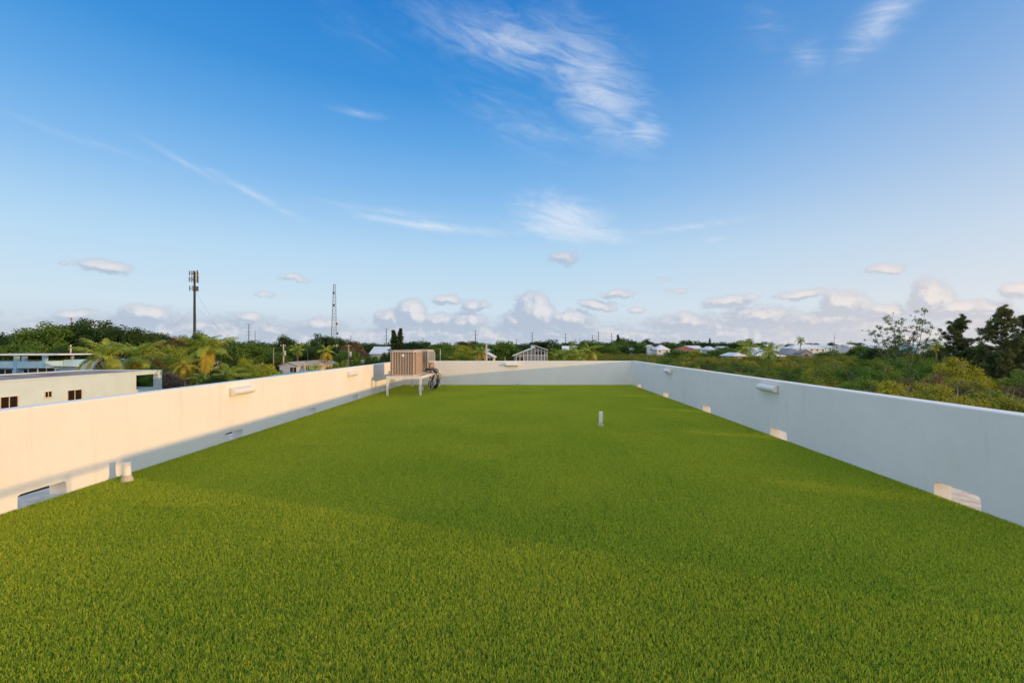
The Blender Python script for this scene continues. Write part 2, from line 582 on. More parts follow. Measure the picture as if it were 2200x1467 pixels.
def tag(o, label, cat, group=None):
    o['label'] = label
    o['category'] = cat
    if group:
        o['group'] = group
    return o


def kind(o, k, label=None):
    o['kind'] = k
    if label:
        o['label'] = label
    return o


def thing(name, label, cat, loc=(0, 0, 0), rz=0.0, group=None):
    o = bpy.data.objects.new(name, None)
    o.empty_display_size = .3
    COL.objects.link(o)
    o.location = loc
    o.rotation_euler = (0, 0, rz)
    return tag(o, label, cat, group)


def recalc(me):
    bm = bmesh.new()
    bm.from_mesh(me)
    bmesh.ops.recalc_face_normals(bm, faces=bm.faces)
    bm.to_mesh(me)
    bm.free()


# ------------------------------------------------------------------ the roof terrace
XL, XR, YF, YB, WT_, WH = -5.32, 4.74, 20.0, -4.2, .20, 1.04
GZ = -7.0                                   # street level below the roof

m = MB()
m.box(-6000, 6000, -1500, 9000, GZ - 1, GZ)
kind(m.build('ground', GROUND), 'structure', 'flat dark ground below the houses and trees')

m = MB()
m.box(XL, XR, YB, YF, -.30, -.0235)
kind(m.build('roof_deck', DECK), 'structure', 'roof deck under the green artificial turf')


def notched_wall(name, label, along, a0, a1, face, back, holes, hz=.14, top=WH):
    """wall standing on the deck, with drain openings cut through its foot"""
    rg = random.Random(name + str(face))
    pts = [(a0, -.42)]
    for (h0, h1) in sorted(holes):
        j = lambda s=.012: rg.uniform(-s, s)
        pts += [(h0, -.42), (h0 + j(), .05), (h0 + .004 + j(), hz - .02), (h0 + .03, hz + j(.006)),
                ((h0 + h1) / 2, hz + j(.006)), (h1 - .03, hz + j(.006)), (h1 - .003 + j(.006), hz - .02 + j()), (h1 + j(.006), .05), (h1, -.42)]
    pts += [(a1, -.42), (a1, top), (a0, top)]
    n = len(pts)
    def co(p, q):
        return (q, p[0], p[1]) if along == 'y' else (p[0], q, p[1])
    v = [co(p, face) for p in pts] + [co(p, back) for p in pts]
    f = [tuple(range(n)), tuple(range(2 * n - 1, n - 1, -1))]
    f += [(i, (i + 1) % n, (i + 1) % n + n, i + n) for i in range(n)]
    me = MB().poly(v, f).mesh(name, STUCCO)
    bm = bmesh.new()
    bm.from_mesh(me)
    bmesh.ops.recalc_face_normals(bm, faces=bm.faces)
    ed = [e for e in bm.edges if all(abs(v_.co.z - top) < 1e-5 for v_ in e.verts) and e.calc_length() > 1]
    bmesh.ops.bevel(bm, geom=ed, offset=.012, segments=2, affect='EDGES', profile=.5)
    bm.to_mesh(me)
    bm.free()
    o = link(name, me)
    return tag(o, label, 'wall')


HL = [(1.60, 2.10), (4.78, 5.29), (8.10, 8.61), (11.10, 11.63), (14.08, 14.58), (17.05, 17.52)]
HR = [(4.73, 5.26), (8.20, 8.76), (11.56, 12.08), (14.95, 15.5), (18.45, 18.98)]
RW0 = 2.25
notched_wall('parapet_wall', 'sunlit white stucco parapet wall behind the condenser units, with drain openings at its foot', 'y', YB, YF + WT_, XL, XL - WT_, HL)
notched_wall('parapet_wall', 'bluish shaded white parapet wall beside the mangroves, with glowing drain openings', 'y', RW0, YF + WT_, XR, XR + WT_, HR)
notched_wall('parapet_wall', 'white parapet wall across the end of the terrace with one wall light', 'x', XL, XR, YF, YF + WT_, [])
notched_wall('parapet_wall', 'white parapet wall closing the terrace opposite the end wall', 'x', XL, XR, YB - WT_, YB, [])
# the house below, with a projecting ledge outside the parapets
hs = thing('flat_roofed_house', 'white flat roofed house that carries the turf terrace', 'house', (0, 8, GZ))
m = MB()
m.box(XL - WT_ + .03, XR + WT_ - .03, YB - WT_ - 8.03, YF + WT_ - 8.03, 0, 6.55)
m.build('wall', STUCCO, hs)
m = MB()
z0, z1 = 6.62, 6.86
m.box(XL - .85, XL - .04, YB - 8.8, YF - 7.2, z0, z1)
m.box(XR + .04, XR + .85, YB - 8.8, YF - 7.2, z0, z1)
m.box(XL - .03, XR + .03, YF - 7.93, YF - 7.2, z0, z1)
m.build('ledge', LEDGE, hs)
# railing beyond the end of the shaded parapet: only its thin shadow reaches the picture
rl = thing('railing', 'white slim handrail carrying on from the shaded parapet wall', 'railing', (XR + .1, 0, -.05))
MB().tube([(0, YB + .05, 1.06), (0, RW0 - .01, 1.06)], .028, 8).build('handrail', STANDW, rl)
for yy in (-4.0, -2.6, -1.2, .2, 1.5):
    MB().tube([(0, yy, 0), (0, yy, 1.04)], .02, 6).build('post', STANDW, rl)

# artificial turf: one square metre of blades, repeated over the deck by geometry nodes
rng = np.random.default_rng(11)
NT_, BPT = 7000, 6                                        # tufts, blades in a tuft
NB = NT_ * BPT
PS = 1.012
gs = int(math.sqrt(NT_))
NT_ = gs * gs
NB = NT_ * BPT
gxy = (np.stack(np.meshgrid(np.arange(gs), np.arange(gs)), -1).reshape(-1, 2) + .5 + rng.uniform(-.48, .48, (NT_, 2))) * PS / gs - PS / 2
tx_ = np.repeat(gxy[:, 0], BPT)
ty_ = np.repeat(gxy[:, 1], BPT)
bx = tx_ + rng.normal(0, .0042, NB)
by = ty_ + rng.normal(0, .0042, NB)
hd = np.repeat(rng.uniform(0, 2 * np.pi, NT_), BPT) + rng.normal(0, .8, NB)
tall = rng.random(NB) < .45
ln = np.where(tall, rng.uniform(.024, .034, NB), rng.uniform(.015, .026, NB)) * np.repeat(rng.uniform(.8, 1.12, NT_), BPT)
lean = rng.uniform(.10, .90, NB)
wd = rng.uniform(.0018, .0036, NB)
ta = rng.uniform(0, 2 * np.pi, NB)
wx, wy = np.cos(ta) * wd / 2, np.sin(ta) * wd / 2
dx, dy = np.cos(hd), np.sin(hd)
V = np.zeros((NB, 5, 3))
for i, (fr, ws) in enumerate(((0, 1.0), (.55, .85), (1.0, 0))):
    th = lean * (.5 + .6 * fr)
    px_ = bx + dx * ln * fr * np.sin(th)
    py_ = by + dy * ln * fr * np.sin(th)
    pz_ = -.025 + ln * fr * np.cos(th)
    if i < 2:
        V[:, 2 * i] = np.stack([px_ - wx * ws, py_ - wy * ws, pz_], 1)
        V[:, 2 * i + 1] = np.stack([px_ + wx * ws, py_ + wy * ws, pz_], 1)
    else:
        V[:, 4] = np.stack([px_, py_, pz_], 1)
base = (np.arange(NB) * 5)[:, None]
tm = MB()
tm.v.append(V.reshape(-1, 3))
tm.loops.append((base + np.array([0, 1, 3, 2])).ravel())
tm.cnt.append(np.full(NB, 4))
tm.loops.append((base + np.array([2, 3, 4])).ravel())
tm.cnt.append(np.full(NB, 3))
tm.n = NB * 5
turf = tm.build('artificial_turf', L_TURF)
turf.data.materials.append(L_TURF2)
mi = tall.astype(np.int32)
turf.data.polygons.foreach_set('material_index', np.concatenate([mi, mi]))
kind(turf, 'stuff', 'short green artificial turf covering the roof terrace')
turf['category'] = 'turf'
turf.location = ((XL + XR) / 2, (YB + YF) / 2, 0)
gn = bpy.data.node_groups.new('turf_rolls', 'GeometryNodeTree')
gn.interface.new_socket('Geometry', in_out='INPUT', socket_type='NodeSocketGeometry')
gn.interface.new_socket('Geometry', in_out='OUTPUT', socket_type='NodeSocketGeometry')
q = NT(gn)
gin, gout = q.n('NodeGroupInput'), q.n('NodeGroupOutput')
grid = q.n('GeometryNodeMeshGrid')
nx, ny = 10, 24
lx, ly = XR - XL, YF - YB
grid.inputs[0].default_value = lx * (nx - 1) / nx
grid.inputs[1].default_value = ly * (ny - 1) / ny
grid.inputs[2].default_value = nx
grid.inputs[3].default_value = ny
iop = q.n('GeometryNodeInstanceOnPoints')
q.link(grid.outputs[0], iop.inputs['Points'])
q.link(gin.outputs[0], iop.inputs['Instance'])
rv = q.n('FunctionNodeRandomValue', data_type='INT')
rv.inputs[4].default_value = 0
rv.inputs[5].default_value = 3
rv.inputs['Seed'].default_value = 5
ang = q.math('MULTIPLY', rv.outputs[2], math.pi / 2)
q.link(q.comb(0.0, 0.0, ang), iop.inputs['Rotation'])
q.link(iop.outputs[0], gout.inputs[0])
turf.modifiers.new('turf_rolls', 'NODES').node_group = gn


# ------------------------------------------------------------------ wall lights, vent pipes
def wall_light(label, loc, rz, L=.60):
    """local +x runs along the wall, +y away from it"""
    t = thing('wall_light', label, 'light', loc, rz, 'tubular lights on the parapets')
    MB().box(-L / 2 - .015, L / 2 + .015, .0, .025, -.075, .075).build('back_plate', LAMPB, t)
    pr = [(math.cos(a) * .068, .026 + .02 + math.sin(a) * .085) for a in np.linspace(0, math.pi, 13)]
    pr = [(.068, .026)] + pr + [(-.068, .026)]
    n = len(pr)
    h = L / 2 - .03
    v = [(-h, y, z) for z, y in pr] + [(h, y, z) for z, y in pr]
    f = [(i, i + 1, n + i + 1, n + i) for i in range(n - 1)]
    me = MB().poly(v, f + [tuple(range(n)), tuple(range(2 * n - 1, n - 1, -1))]).mesh('lamp_cover', LAMP)
    recalc(me)
    link('lamp_cover', me, t)
    for s in (-1, 1):
        v = [(s * h * 1.0 + s * .002, y, z) for z, y in pr] + [(s * (h + .03), y * .92 + .003, z * .9) for z, y in pr]
        me = MB().poly(v, [(i, i + 1, n + i + 1, n + i) for i in range(n - 1)] + [tuple(range(n)), tuple(range(2 * n - 1, n - 1, -1))]).mesh('end_cap', LAMP)
        recalc(me)
        link('end_cap', me, t)
    return t


wall_light('white tubular wall light on the sunlit parapet, the one farther from the condenser units', (XL, 8.52, .86), R(-90))
wall_light('white tubular wall light on the sunlit parapet, next to the condenser units', (XL, 14.0, .84), R(-90))
wall_light('white tubular wall light alone on the end parapet', (-.55, YF, .87), R(180), .55)
wall_light('white tubular wall light on the shaded parapet, nearer the end parapet', (XR, 14.85, .88), R(90))
wall_light('white tubular wall light on the shaded parapet, farther from the end parapet', (XR, 8.78, .89), R(90))


def vent_pipe(label, x, y, h, r, skirt=True, tilt=0.0):
    t = thing('vent_pipe', label, 'pipe', (x, y, -.036), 0, 'white vent pipes in the turf')
    t.rotation_euler = (0, tilt, .3)
    H = h + .036
    rr = [(r, 0), (r, H * .97), (r * .98, H), (r * .82, H), (r * .80, H * .6)]
    n = 20
    v = [(math.cos(2 * math.pi * k / n) * a, math.sin(2 * math.pi * k / n) * a, z) for a, z in rr for k in range(n)]
    f = [(i * n + k, i * n + (k + 1) % n, (i + 1) * n + (k + 1) % n, (i + 1) * n + k) for i in range(len(rr) - 1) for k in range(n)]
    MB().poly(v, f).build('pipe', PVC, t, True)
    if skirt:
        rr = [(r * 1.55, .0), (r * 1.5, .045), (r * 1.12, .085), (r * 1.02, .10)]
        v = [(math.cos(2 * math.pi * k / n) * a, math.sin(2 * math.pi * k / n) * a, z) for a, z in rr for k in range(n)]
        f = [(i * n + k, i * n + (k + 1) % n, (i + 1) * n + (k + 1) % n, (i + 1) * n + k) for i in range(len(rr) - 1) for k in range(n)]
        MB().poly(v, f).build('flashing', FLASH, t, True)


vent_pipe('short white vent pipe with flared base at the foot of the sunlit parapet', -5.04, 5.78, .22, .043, True, R(-1.5))
vent_pipe('slim white vent pipe standing alone out in the open turf', 1.65, 9.80, .285, .042, True, R(1))
vent_pipe('small white vent pipe at the foot of the end parapet', -.28, 19.80, .20, .036)

# ------------------------------------------------------------------ condenser units on their stand
SX0, SX1, SY0, SY1 = -4.72, -3.56, 15.68, 19.2
stand = thing('equipment_stand', 'white painted steel stand that carries the two condenser units', 'stand', ((SX0 + SX1) / 2, (SY0 + SY1) / 2, 0))
hx, hy = (SX1 - SX0) / 2, (SY1 - SY0) / 2
for s in (-1, 1):
    MB().box(-hx - .02, hx + .02, s * hy - .03, s * hy + .03, .565, .655).build('cross_beam', STANDW, stand)
    MB().box(s * hx - .03, s * hx + .03, -hy + .031, hy - .031, .567, .652).build('side_beam', STANDW, stand)
MB().box(-hx + .031, hx - .031, -.03, .03, .57, .65).build('cross_beam', STANDW, stand)
for sx in (-1, 1):
    for sy in (-1, 1):
        MB().box(sx * (hx - .01) - .032, sx * (hx - .01) + .032, sy * (hy - .005) - .032, sy * (hy - .005) + .032, -.036, .5645).build('leg', STANDW, stand)


def condenser(label, x, y, badge):
    W, D, H = .90, .95, .88
    t = thing('condenser_unit', label, 'condenser', (x, y, .656), 0, 'condenser units on the stand')
    c = .085                                               # chamfered corners

    def octa(w, d, cc):
        return [(-w + cc, -d), (w - cc, -d), (w, -d + cc), (w, d - cc), (w - cc, d), (-w + cc, d), (-w, d - cc), (-w, -d + cc)]

    def oprism(mb, w, d, cc, z0, z1):
        o = octa(w, d, cc)
        v = [(a, b, z0) for a, b in o] + [(a, b, z1) for a, b in o]
        f = [tuple(range(7, -1, -1)), tuple(range(8, 16))] + [(i, (i + 1) % 8, (i + 1) % 8 + 8, i + 8) for i in range(8)]
        mb.poly(v, f)
    w_, d_ = W / 2, D / 2
    mb = MB(); oprism(mb, w_ - .03, d_ - .03, c, .04, H - .06); mb.build('coil', ACDARK, t)
    mb = MB(); oprism(mb, w_, d_, c, 0, .045); mb.build('base_pan', ACTAN, t)
    mb = MB(); oprism(mb, w_ + .006, d_ + .006, c, H - .065, H - .005); oprism(mb, w_ - .03, d_ - .03, c, H - .004, H + .015)
    mb.build('top_cap', ACTOP, t)
    mb = MB()
    for k in range(26):                                   # fine horizontal louvres round all sides
        z = .06 + k * (H - .14) / 26
        oprism(mb, w_ - .012, d_ - .012, c, z, z + .011)
    mb.build('louvre_grille', ACTAN, t)
    mb = MB()
    for k in range(1, 8):                                 # upright ribs
        u = -w_ + c + k * (W - 2 * c) / 8
        mb.box(u - .008, u + .008, -d_ - .004, -d_ + .02, .046, H - .066)
        mb.box(u - .008, u + .008, d_ - .02, d_ + .004, .046, H - .066)
    for k in range(1, 9):
        u = -d_ + c + k * (D - 2 * c) / 9
        mb.box(-w_ - .004, -w_ + .02, u - .010, u + .010, .046, H - .066)
        mb.box(w_ - .02, w_ + .004, u - .010, u + .010, .046, H - .066)
    mb.build('rib_grille', ACTAN, t)
    for (a, b) in octa(w_ - .002, d_ - .002, c):
        MB().box(a - .017, a + .017, b - .017, b + .017, .046, H - .066).build('corner_post', ACTAN, t)
    mb = MB()                                             # wire fan guard on the cap
    for r_ in np.linspace(.08, .34, 9):
        mb.tube([(math.cos(a) * r_, math.sin(a) * r_, H + .02 + .02 * (1 - r_ / .34)) for a in np.linspace(0, 2 * math.pi, 25)], .004, 4, False)
    mb.build('fan_guard', ACDARK, t)
    if badge:
        MB().tube([(.0, -d_ - .013, H - .17), (.0, -d_ - .002, H - .17)], .048, 20).build('badge', BADGE, t)
    return t


condenser('tan condenser unit with white round badge, at the open end of the stand', -4.20, 16.27, True)
condenser('tan condenser unit behind the badged one, close to the end parapet', -4.19, 18.5, False)
bx_ = thing('disconnect_box', 'grey electrical disconnect box hung beside the condenser unit near the end parapet', 'electrical box', (-3.60, 17.82, 1.12))
MB().box(-.11, .11, -.05, .05, 0, .34).build('housing', CONDUIT, bx_)
MB().box(-.12, .12, -.056, .056, -.06, -.001).build('terminal_cover', TAPE, bx_)
MB().box(-.135, -.111, -.045, .045, -.05, .33).build('edge_flange', TAPE, bx_)
MB().box(-.02, .02, .051, .15, .05, .12).build('bracket', CONDUIT, bx_)
rg = random.Random(8)


def hose(label, pts, r, m_, name='hose'):
    P_ = [Vector(p) for p in pts]
    out = []
    for i in range(len(P_) - 1):
        p0, p1, p2, p3 = P_[max(i - 1, 0)], P_[i], P_[i + 1], P_[min(i + 2, len(P_) - 1)]
        for k in range(7):
            u = k / 7
            out.append(.5 * ((2 * p1) + (p2 - p0) * u + (2 * p0 - 5 * p1 + 4 * p2 - p3) * u * u + (3 * p1 - p0 - 3 * p2 + p3) * u ** 3))
    out.append(P_[-1])
    o = MB().tube(out, r, 8).build(name, m_, None, True)
    return tag(o, label, 'hose', 'lines and whips at the condenser units')


for k, dx_ in enumerate((-.03, .04)):
    hose('thin %s electrical whip dropping from the disconnect box' % ('black', 'dark grey')[k], [(-3.60 + dx_, 17.82, 1.06), (-3.62 + dx_ * 2.2, 17.8, .9), (-3.58 + dx_ * 3, 17.78, .72), (-3.55 + dx_ * 3.5, 17.7, .58)], .011, (RUBBER, CONDUIT)[k], 'electrical_whip')
for k in range(8):
    j = lambda s=.09: rg.uniform(-s, s)
    y_ = 17.35 + .10 * k
    hose('%s insulated refrigerant line looping down to the turf beside the stand' % ('black' if k % 3 else 'grey'),
         [(-3.78 + j(.03), y_ - .1, .74 + j()), (-3.66 + j(), y_ + j(), .80 + j(.05)), (-3.54 + j(), y_ + j(), .78 + j()), (-3.40 + j(.05), y_ + j(), .64 + j()),
          (-3.36 + j(.05), y_ + j(), .40 + j()), (-3.40 + j(), y_ + j(), .20 + j()), (-3.50 + j(.06), y_ + j(), .03 + abs(j(.05))), (-3.60 + j(), y_ + j(), .10 + j(.05)),
          (-3.66 + j(), y_ + j(), .30 + j()), (-3.60 + j(), y_ + .1, .52 + j()), (-3.68, y_ + .15, .66 + j(.04))],
         rg.choice((.011, .014, .019)), RUBBER if k % 3 else CONDUIT, 'refrigerant_line')
for k, (x, y, z) in enumerate(((-3.38, 17.5, .46), (-3.35, 17.85, .44), (-3.62, 17.6, .36))):
    o = MB().tube([(x, y, z), (x + .004, y, z + .06)], .040, 10).build('tape_wrap', TAPE)
    tag(o, 'band of white tape wrapped round the black refrigerant lines', 'tape', 'tape on the lines')
hose('bulky dark elbow of foam insulation over the tangle of lines', [(-3.80, 17.3, .76), (-3.62, 17.4, .80), (-3.46, 17.5, .77), (-3.36, 17.62, .66)], .034, RUBBER, 'insulation_elbow')
mb = MB()
mb.box(-.09, .09, -.05, .05, 0, .16)
t = thing('junction_box', 'small white junction box low under the condenser stand', 'electrical box', (-3.98, 17.6, -.03))
mb.build('housing', STANDW, t)
MB().box(-.095, .095, -.062, -.051, .01, .15).build('cover', STANDW, t)

# ------------------------------------------------------------------ plants
def leaf_quads(rng, C, Rr, n, size, up=.35, aspect=.55, shell=2.2, squash=1.0, droop=.12):
    """n leaf-sized diamonds spread through clumps at centres C with radii Rr"""
    C = np.asarray(C, float)
    Rr = np.asarray(Rr, float)
    pr = Rr ** 2 / (Rr ** 2).sum()
    idx = rng.choice(len(C), n, p=pr)
    d = rng.normal(size=(n, 3))
    d /= np.linalg.norm(d, axis=1)[:, None]
    r = Rr[idx] * rng.random(n) ** (1 / shell)
    pos = C[idx] + d * r[:, None] * np.array([1, 1, squash])
    nr = d * .7 + np.array([0, 0, up]) + rng.normal(size=(n, 3)) * .55
    nr /= np.linalg.norm(nr, axis=1)[:, None]
    tg = np.cross(nr, rng.normal(size=(n, 3)))
    tg /= np.linalg.norm(tg, axis=1)[:, None]
    bt = np.cross(nr, tg)
    L = size * rng.uniform(.6, 1.4, n)[:, None]
    V = np.stack([pos - tg * L / 2, pos + bt * L * aspect / 2 + nr * L * .06, pos + tg * L / 2 - nr * L * droop, pos - bt * L * aspect / 2 + nr * L * .06], 1)
    F = np.arange(n * 4).reshape(-1, 4)
    return V.reshape(-1, 3), F


def limb(mb, rg, a, b, r0, r1, n=4, wob=.08, sides=5):
    a, b = Vector(a), Vector(b)
    ln_ = (b - a).length
    pts = []
    for i in range(n + 1):
        u = i / n
        j = Vector((rg.uniform(-1, 1), rg.uniform(-1, 1), rg.uniform(-.6, .6))) * ln_ * wob * math.sin(math.pi * u)
        pts.append(a.lerp(b, u) + j)
    mb.tube(pts, [r0 + (r1 - r0) * i / n for i in range(n + 1)], sides, False)
    return pts


def broad_tree(seed, n_leaf=9000, leaf=.30, low=.25, flat=.62, nclump=46, clump=(.75, 1.45)):
    """crown about 5 m in radius on a tree 10 m tall; low = where the crown starts (share of height)"""
    rng, rg = np.random.default_rng(seed), random.Random(seed)
    H, RW = 10.0, 5.0
    zc = H * (low + (1 - low) * .45)
    C, Q = [], []
    lobes = [(rg.uniform(0, 6.28), rg.uniform(.75, 1.15)) for _ in range(5)]
    for i in range(nclump):
        a = rg.uniform(0, 2 * math.pi)
        e = math.asin(rg.uniform(-.35, 1))
        k = 1.0
        for la, lk in lobes:
            k += (lk - 1) * max(0, math.cos(a - la)) * .8
        rad = rg.uniform(.62, .95) * k
        c = Vector((math.cos(a) * math.cos(e) * (RW - 1) * rad, math.sin(a) * math.cos(e) * (RW - 1) * rad,
                    zc + math.sin(e) * (H - zc - .9) * rad * rg.uniform(.85, 1.05)))
        C.append(tuple(c))
        Q.append(rg.uniform(*clump))
    tb = MB()
    f = Vector((rg.uniform(-.3, .3), rg.uniform(-.3, .3), H * low + .6))
    limb(tb, rg, (0, 0, -.2), f, .30, .22, 4, .03, 7)
    for c in rg.sample(C, 12):
        limb(tb, rg, f, c, .14, .035, 4, .10)
    v, q = leaf_quads(rng, C, Q, n_leaf, leaf, squash=flat + .2)
    return dict(h=H, w=2 * RW, parts=[('trunk', tb.mesh('tree_trunk', BARK, True)), ('crown', MB().add(v, q).mesh('tree_crown', L_MID))])


def mangrove(seed, n_leaf=7000, leaf=.155, bare=.25):
    """bushy, many-stemmed, about 5.4 m tall and 5 m wide; bare = share of clumps that are only twigs"""
    rng, rg = np.random.default_rng(seed), random.Random(seed)
    H = 5.4
    C, Q, T = [], [], []
    for i in range(44):
        a = rg.uniform(0, 2 * math.pi)
        e = math.asin(rg.uniform(-.15, 1))
        rad = rg.uniform(.7, 1.05)
        c = (math.cos(a) * math.cos(e) * 2.15 * rad, math.sin(a) * math.cos(e) * 2.15 * rad, 2.6 + math.sin(e) * 2.2 * rad)
        if rg.random() < bare:
            T.append(c)
        else:
            C.append(c)
            Q.append(rg.uniform(.38, .78))
    tb = MB()
    for k in range(5):
        a = rg.uniform(0, 6.28)
        f = (math.cos(a) * .9, math.sin(a) * .9, rg.uniform(1.8, 2.6))
        limb(tb, rg, (math.cos(a) * .2, math.sin(a) * .2, -.3), f, .09, .06, 3, .1)
        for c in rg.sample(C + T, 7):
            if rg.random() < .8:
                limb(tb, rg, f, c, .045, .012, 3, .14, 4)
    for c in T:                                           # bare sprays of twigs reaching past the leaves
        f = Vector(c) * .55 + Vector((0, 0, 1.2))
        for j in range(4):
            tip = Vector(c) * rg.uniform(.95, 1.12) + Vector((rg.uniform(-.45, .45), rg.uniform(-.45, .45), rg.uniform(-.1, .4)))
            limb(tb, rg, f, tip, .028, .008, 3, .12, 4)
    v, q = leaf_quads(rng, C, Q, n_leaf, leaf, up=.5, aspect=.5, squash=.75)
    return dict(h=H + .35, w=5.3, parts=[('trunk', tb.mesh('mangrove_stems', TWIG, True)), ('crown', MB().add(v, q).mesh('mangrove_crown', L_MANG))])


def casuarina(seed, H=13.5, RW=2.2, n=17000, lean=0.0):
    rng, rg = np.random.default_rng(seed), random.Random(seed)
    tb = MB()
    top = Vector((lean, 0, H))
    trunk = limb(tb, rg, (0, 0, -.2), top, .22, .02, 8, .02, 7)
    C, Q = [], []
    for i in range(70):
        u = .18 + .80 * (i / 69) ** .9
        a = rg.uniform(0, 6.28)
        ln_ = RW * (1 - u) ** .65 * rg.uniform(.55, 1.15) + .25
        s = Vector((lean * u, 0, H * u))
        tip = s + Vector((math.cos(a) * ln_, math.sin(a) * ln_, ln_ * rg.uniform(.8, 1.7)))
        limb(tb, rg, s, tip, .035, .010, 3, .08, 4)
        for k in range(5):
            p = s.lerp(tip, .3 + .7 * k / 4)
            C.append((p.x + rg.uniform(-.2, .2), p.y + rg.uniform(-.2, .2), p.z + rg.uniform(-.15, .2)))
            Q.append(rg.uniform(.14, .36) * (1.15 - .5 * u))
    v, q = leaf_quads(rng, C, Q, n,   .38, up=.0, aspect=.15, squash=1.25, droop=.35)
    return dict(h=H + .25, w=2 * RW, parts=[('trunk', tb.mesh('pine_trunk', BARK, True)), ('crown', MB().add(v, q).mesh('pine_crown', L_PINE))])


def wispy_tree(seed, H=13.6):
    rng, rg = np.random.default_rng(seed), random.Random(seed)
    tb = MB()
    C, Q = [], []
    for (tx, hh, lean) in ((-2.9, .80, .0), (-1.2, .93, .2), (-.2, .90, .1), (1.0, .88, .5), (2.9, 1.0, 1.2), (4.0, .72, 1.4), (.3, .7, -.3), (-2.0, .84, 0), (2.0, .93, 0), (1.5, .8, 0), (3.4, .86, 0)):
        base = Vector((tx * .12, rg.uniform(-.5, .5), -.2))
        knee = Vector((tx * .45, rg.uniform(-.6, .6), H * .45))
        tip = Vector((tx, rg.uniform(-1, 1), H * hh))
        limb(tb, rg, base, knee, .10, .06, 3, .03)
        ps = limb(tb, rg, knee, tip, .06, .015, 6, .05)
        for i in range(1, 7):
            for k in range(6):
                d = Vector((rg.uniform(-1, 1), rg.uniform(-1, 1), rg.uniform(-.1, .9))).normalized() * rg.uniform(.35, 1.3)
                e = ps[i] + d
                limb(tb, rg, ps[i], e, .02, .008, 2, .06, 4)
                if rg.random() < .8:
                    C.append(tuple(e))
                    Q.append(rg.uniform(.10, .34))
    for i in range(50):
        C.append((rg.uniform(-3.2, 2.4), rg.uniform(-1.4, 1.4), rg.uniform(H * .34, H * .52)))
        Q.append(rg.uniform(.25, .5))
    v, q = leaf_quads(rng, C, Q, 14000, .16, up=.2, aspect=.4)
    return dict(h=H, w=7.2, parts=[('trunk', tb.mesh('wispy_stems', TWIG, True)), ('crown', MB().add(v, q).mesh('wispy_leaves', L_MID))])


def norfolk(seed, H=16.0):
    rng, rg = np.random.default_rng(seed), random.Random(seed)
    tb = MB()
    C, Q = [], []
    for (ox, hh) in ((-.85, .96), (.8, 1.0)):
        limb(tb, rg, (ox * .3, 0, -.2), (ox, 0, H * hh), .2, .03, 5, .01)
        for i in range(24):
            u = .22 + .76 * i / 23
            for k in range(6):
                a = 6.28 * (k + rg.random() * .6) / 6
                ln_ = (1.15 if u > .62 else 1.15 + (.62 - u) * 6.5) * (1.02 - .55 * u) * rg.uniform(.7, 1.1) * (1 if u < .8 else max(.15, (1 - u) / .2)) + .1
                s = Vector((ox * u, 0, H * hh * u))
                for j in range(3):
                    p = s + Vector((math.cos(a), math.sin(a), .25)) * ln_ * (.4 + .3 * j)
                    C.append(tuple(p))
                    Q.append(.28)
    v, q = leaf_quads(rng, C, Q, 8000, .5, up=.1, aspect=.4, squash=.8)
    return dict(h=H, w=6.0, parts=[('trunk', tb.mesh('norfolk_trunk', BARK, True)), ('crown', MB().add(v, q).mesh('norfolk_crown', L_DARK))])


def frond_mesh(seed, m_, L=3.1, bend=1.0, nleaf=34):
    rng, rg = np.random.default_rng(seed), random.Random(seed)
    mb = MB()
    pts = []
    for i in range(13):
        u = i / 12
        pts.append(Vector((L * (u - .16 * u * u * bend), 0, L * (.30 * u - .52 * bend * u * u))))
    mb.tube(pts, [.035 * (1 - .85 * i / 12) for i in range(13)], 4, False)
    for i in range(nleaf):
        u = .14 + .86 * i / (nleaf - 1)
        k = min(11, int(u * 12))
        p = pts[k].lerp(pts[k + 1], u * 12 - k) if k < 12 else pts[12]
        tdir = (pts[min(k + 1, 12)] - pts[k]).normalized()
        ll = .78 * (math.sin(math.pi * min(1, .12 + .86 * u)) ** .6) * rg.uniform(.8, 1.1) + .10
        for s in (-1, 1):
            side = Vector((0, s, 0))
            d = (side * .72 + tdir * .55 + Vector((0, 0, rg.uniform(-.15, .2)))).normalized()
            wv = tdir.cross(d).cross(d).normalized() * .034
            mid = p + d * ll * .55
            tip = p + d * ll + Vector((0, 0, -ll * rg.uniform(.35, .75)))
            mb.add([tuple(p - wv * .6), tuple(p + wv * .6), tuple(mid + wv), tuple(mid - wv), tuple(tip)], [(0, 1, 2, 3), (3, 2, 4)])
    return mb.mesh('palm_frond', m_)


FG = [frond_mesh(5, L_PALM, 3.1, 1.0), frond_mesh(6, L_PALM, 3.3, .65), frond_mesh(7, L_PALM, 2.8, 1.35)]
FY = [frond_mesh(8, L_PALMY, 2.9, 1.7), frond_mesh(9, L_PALMY, 2.7, 1.3)]
TRUNKS = {}


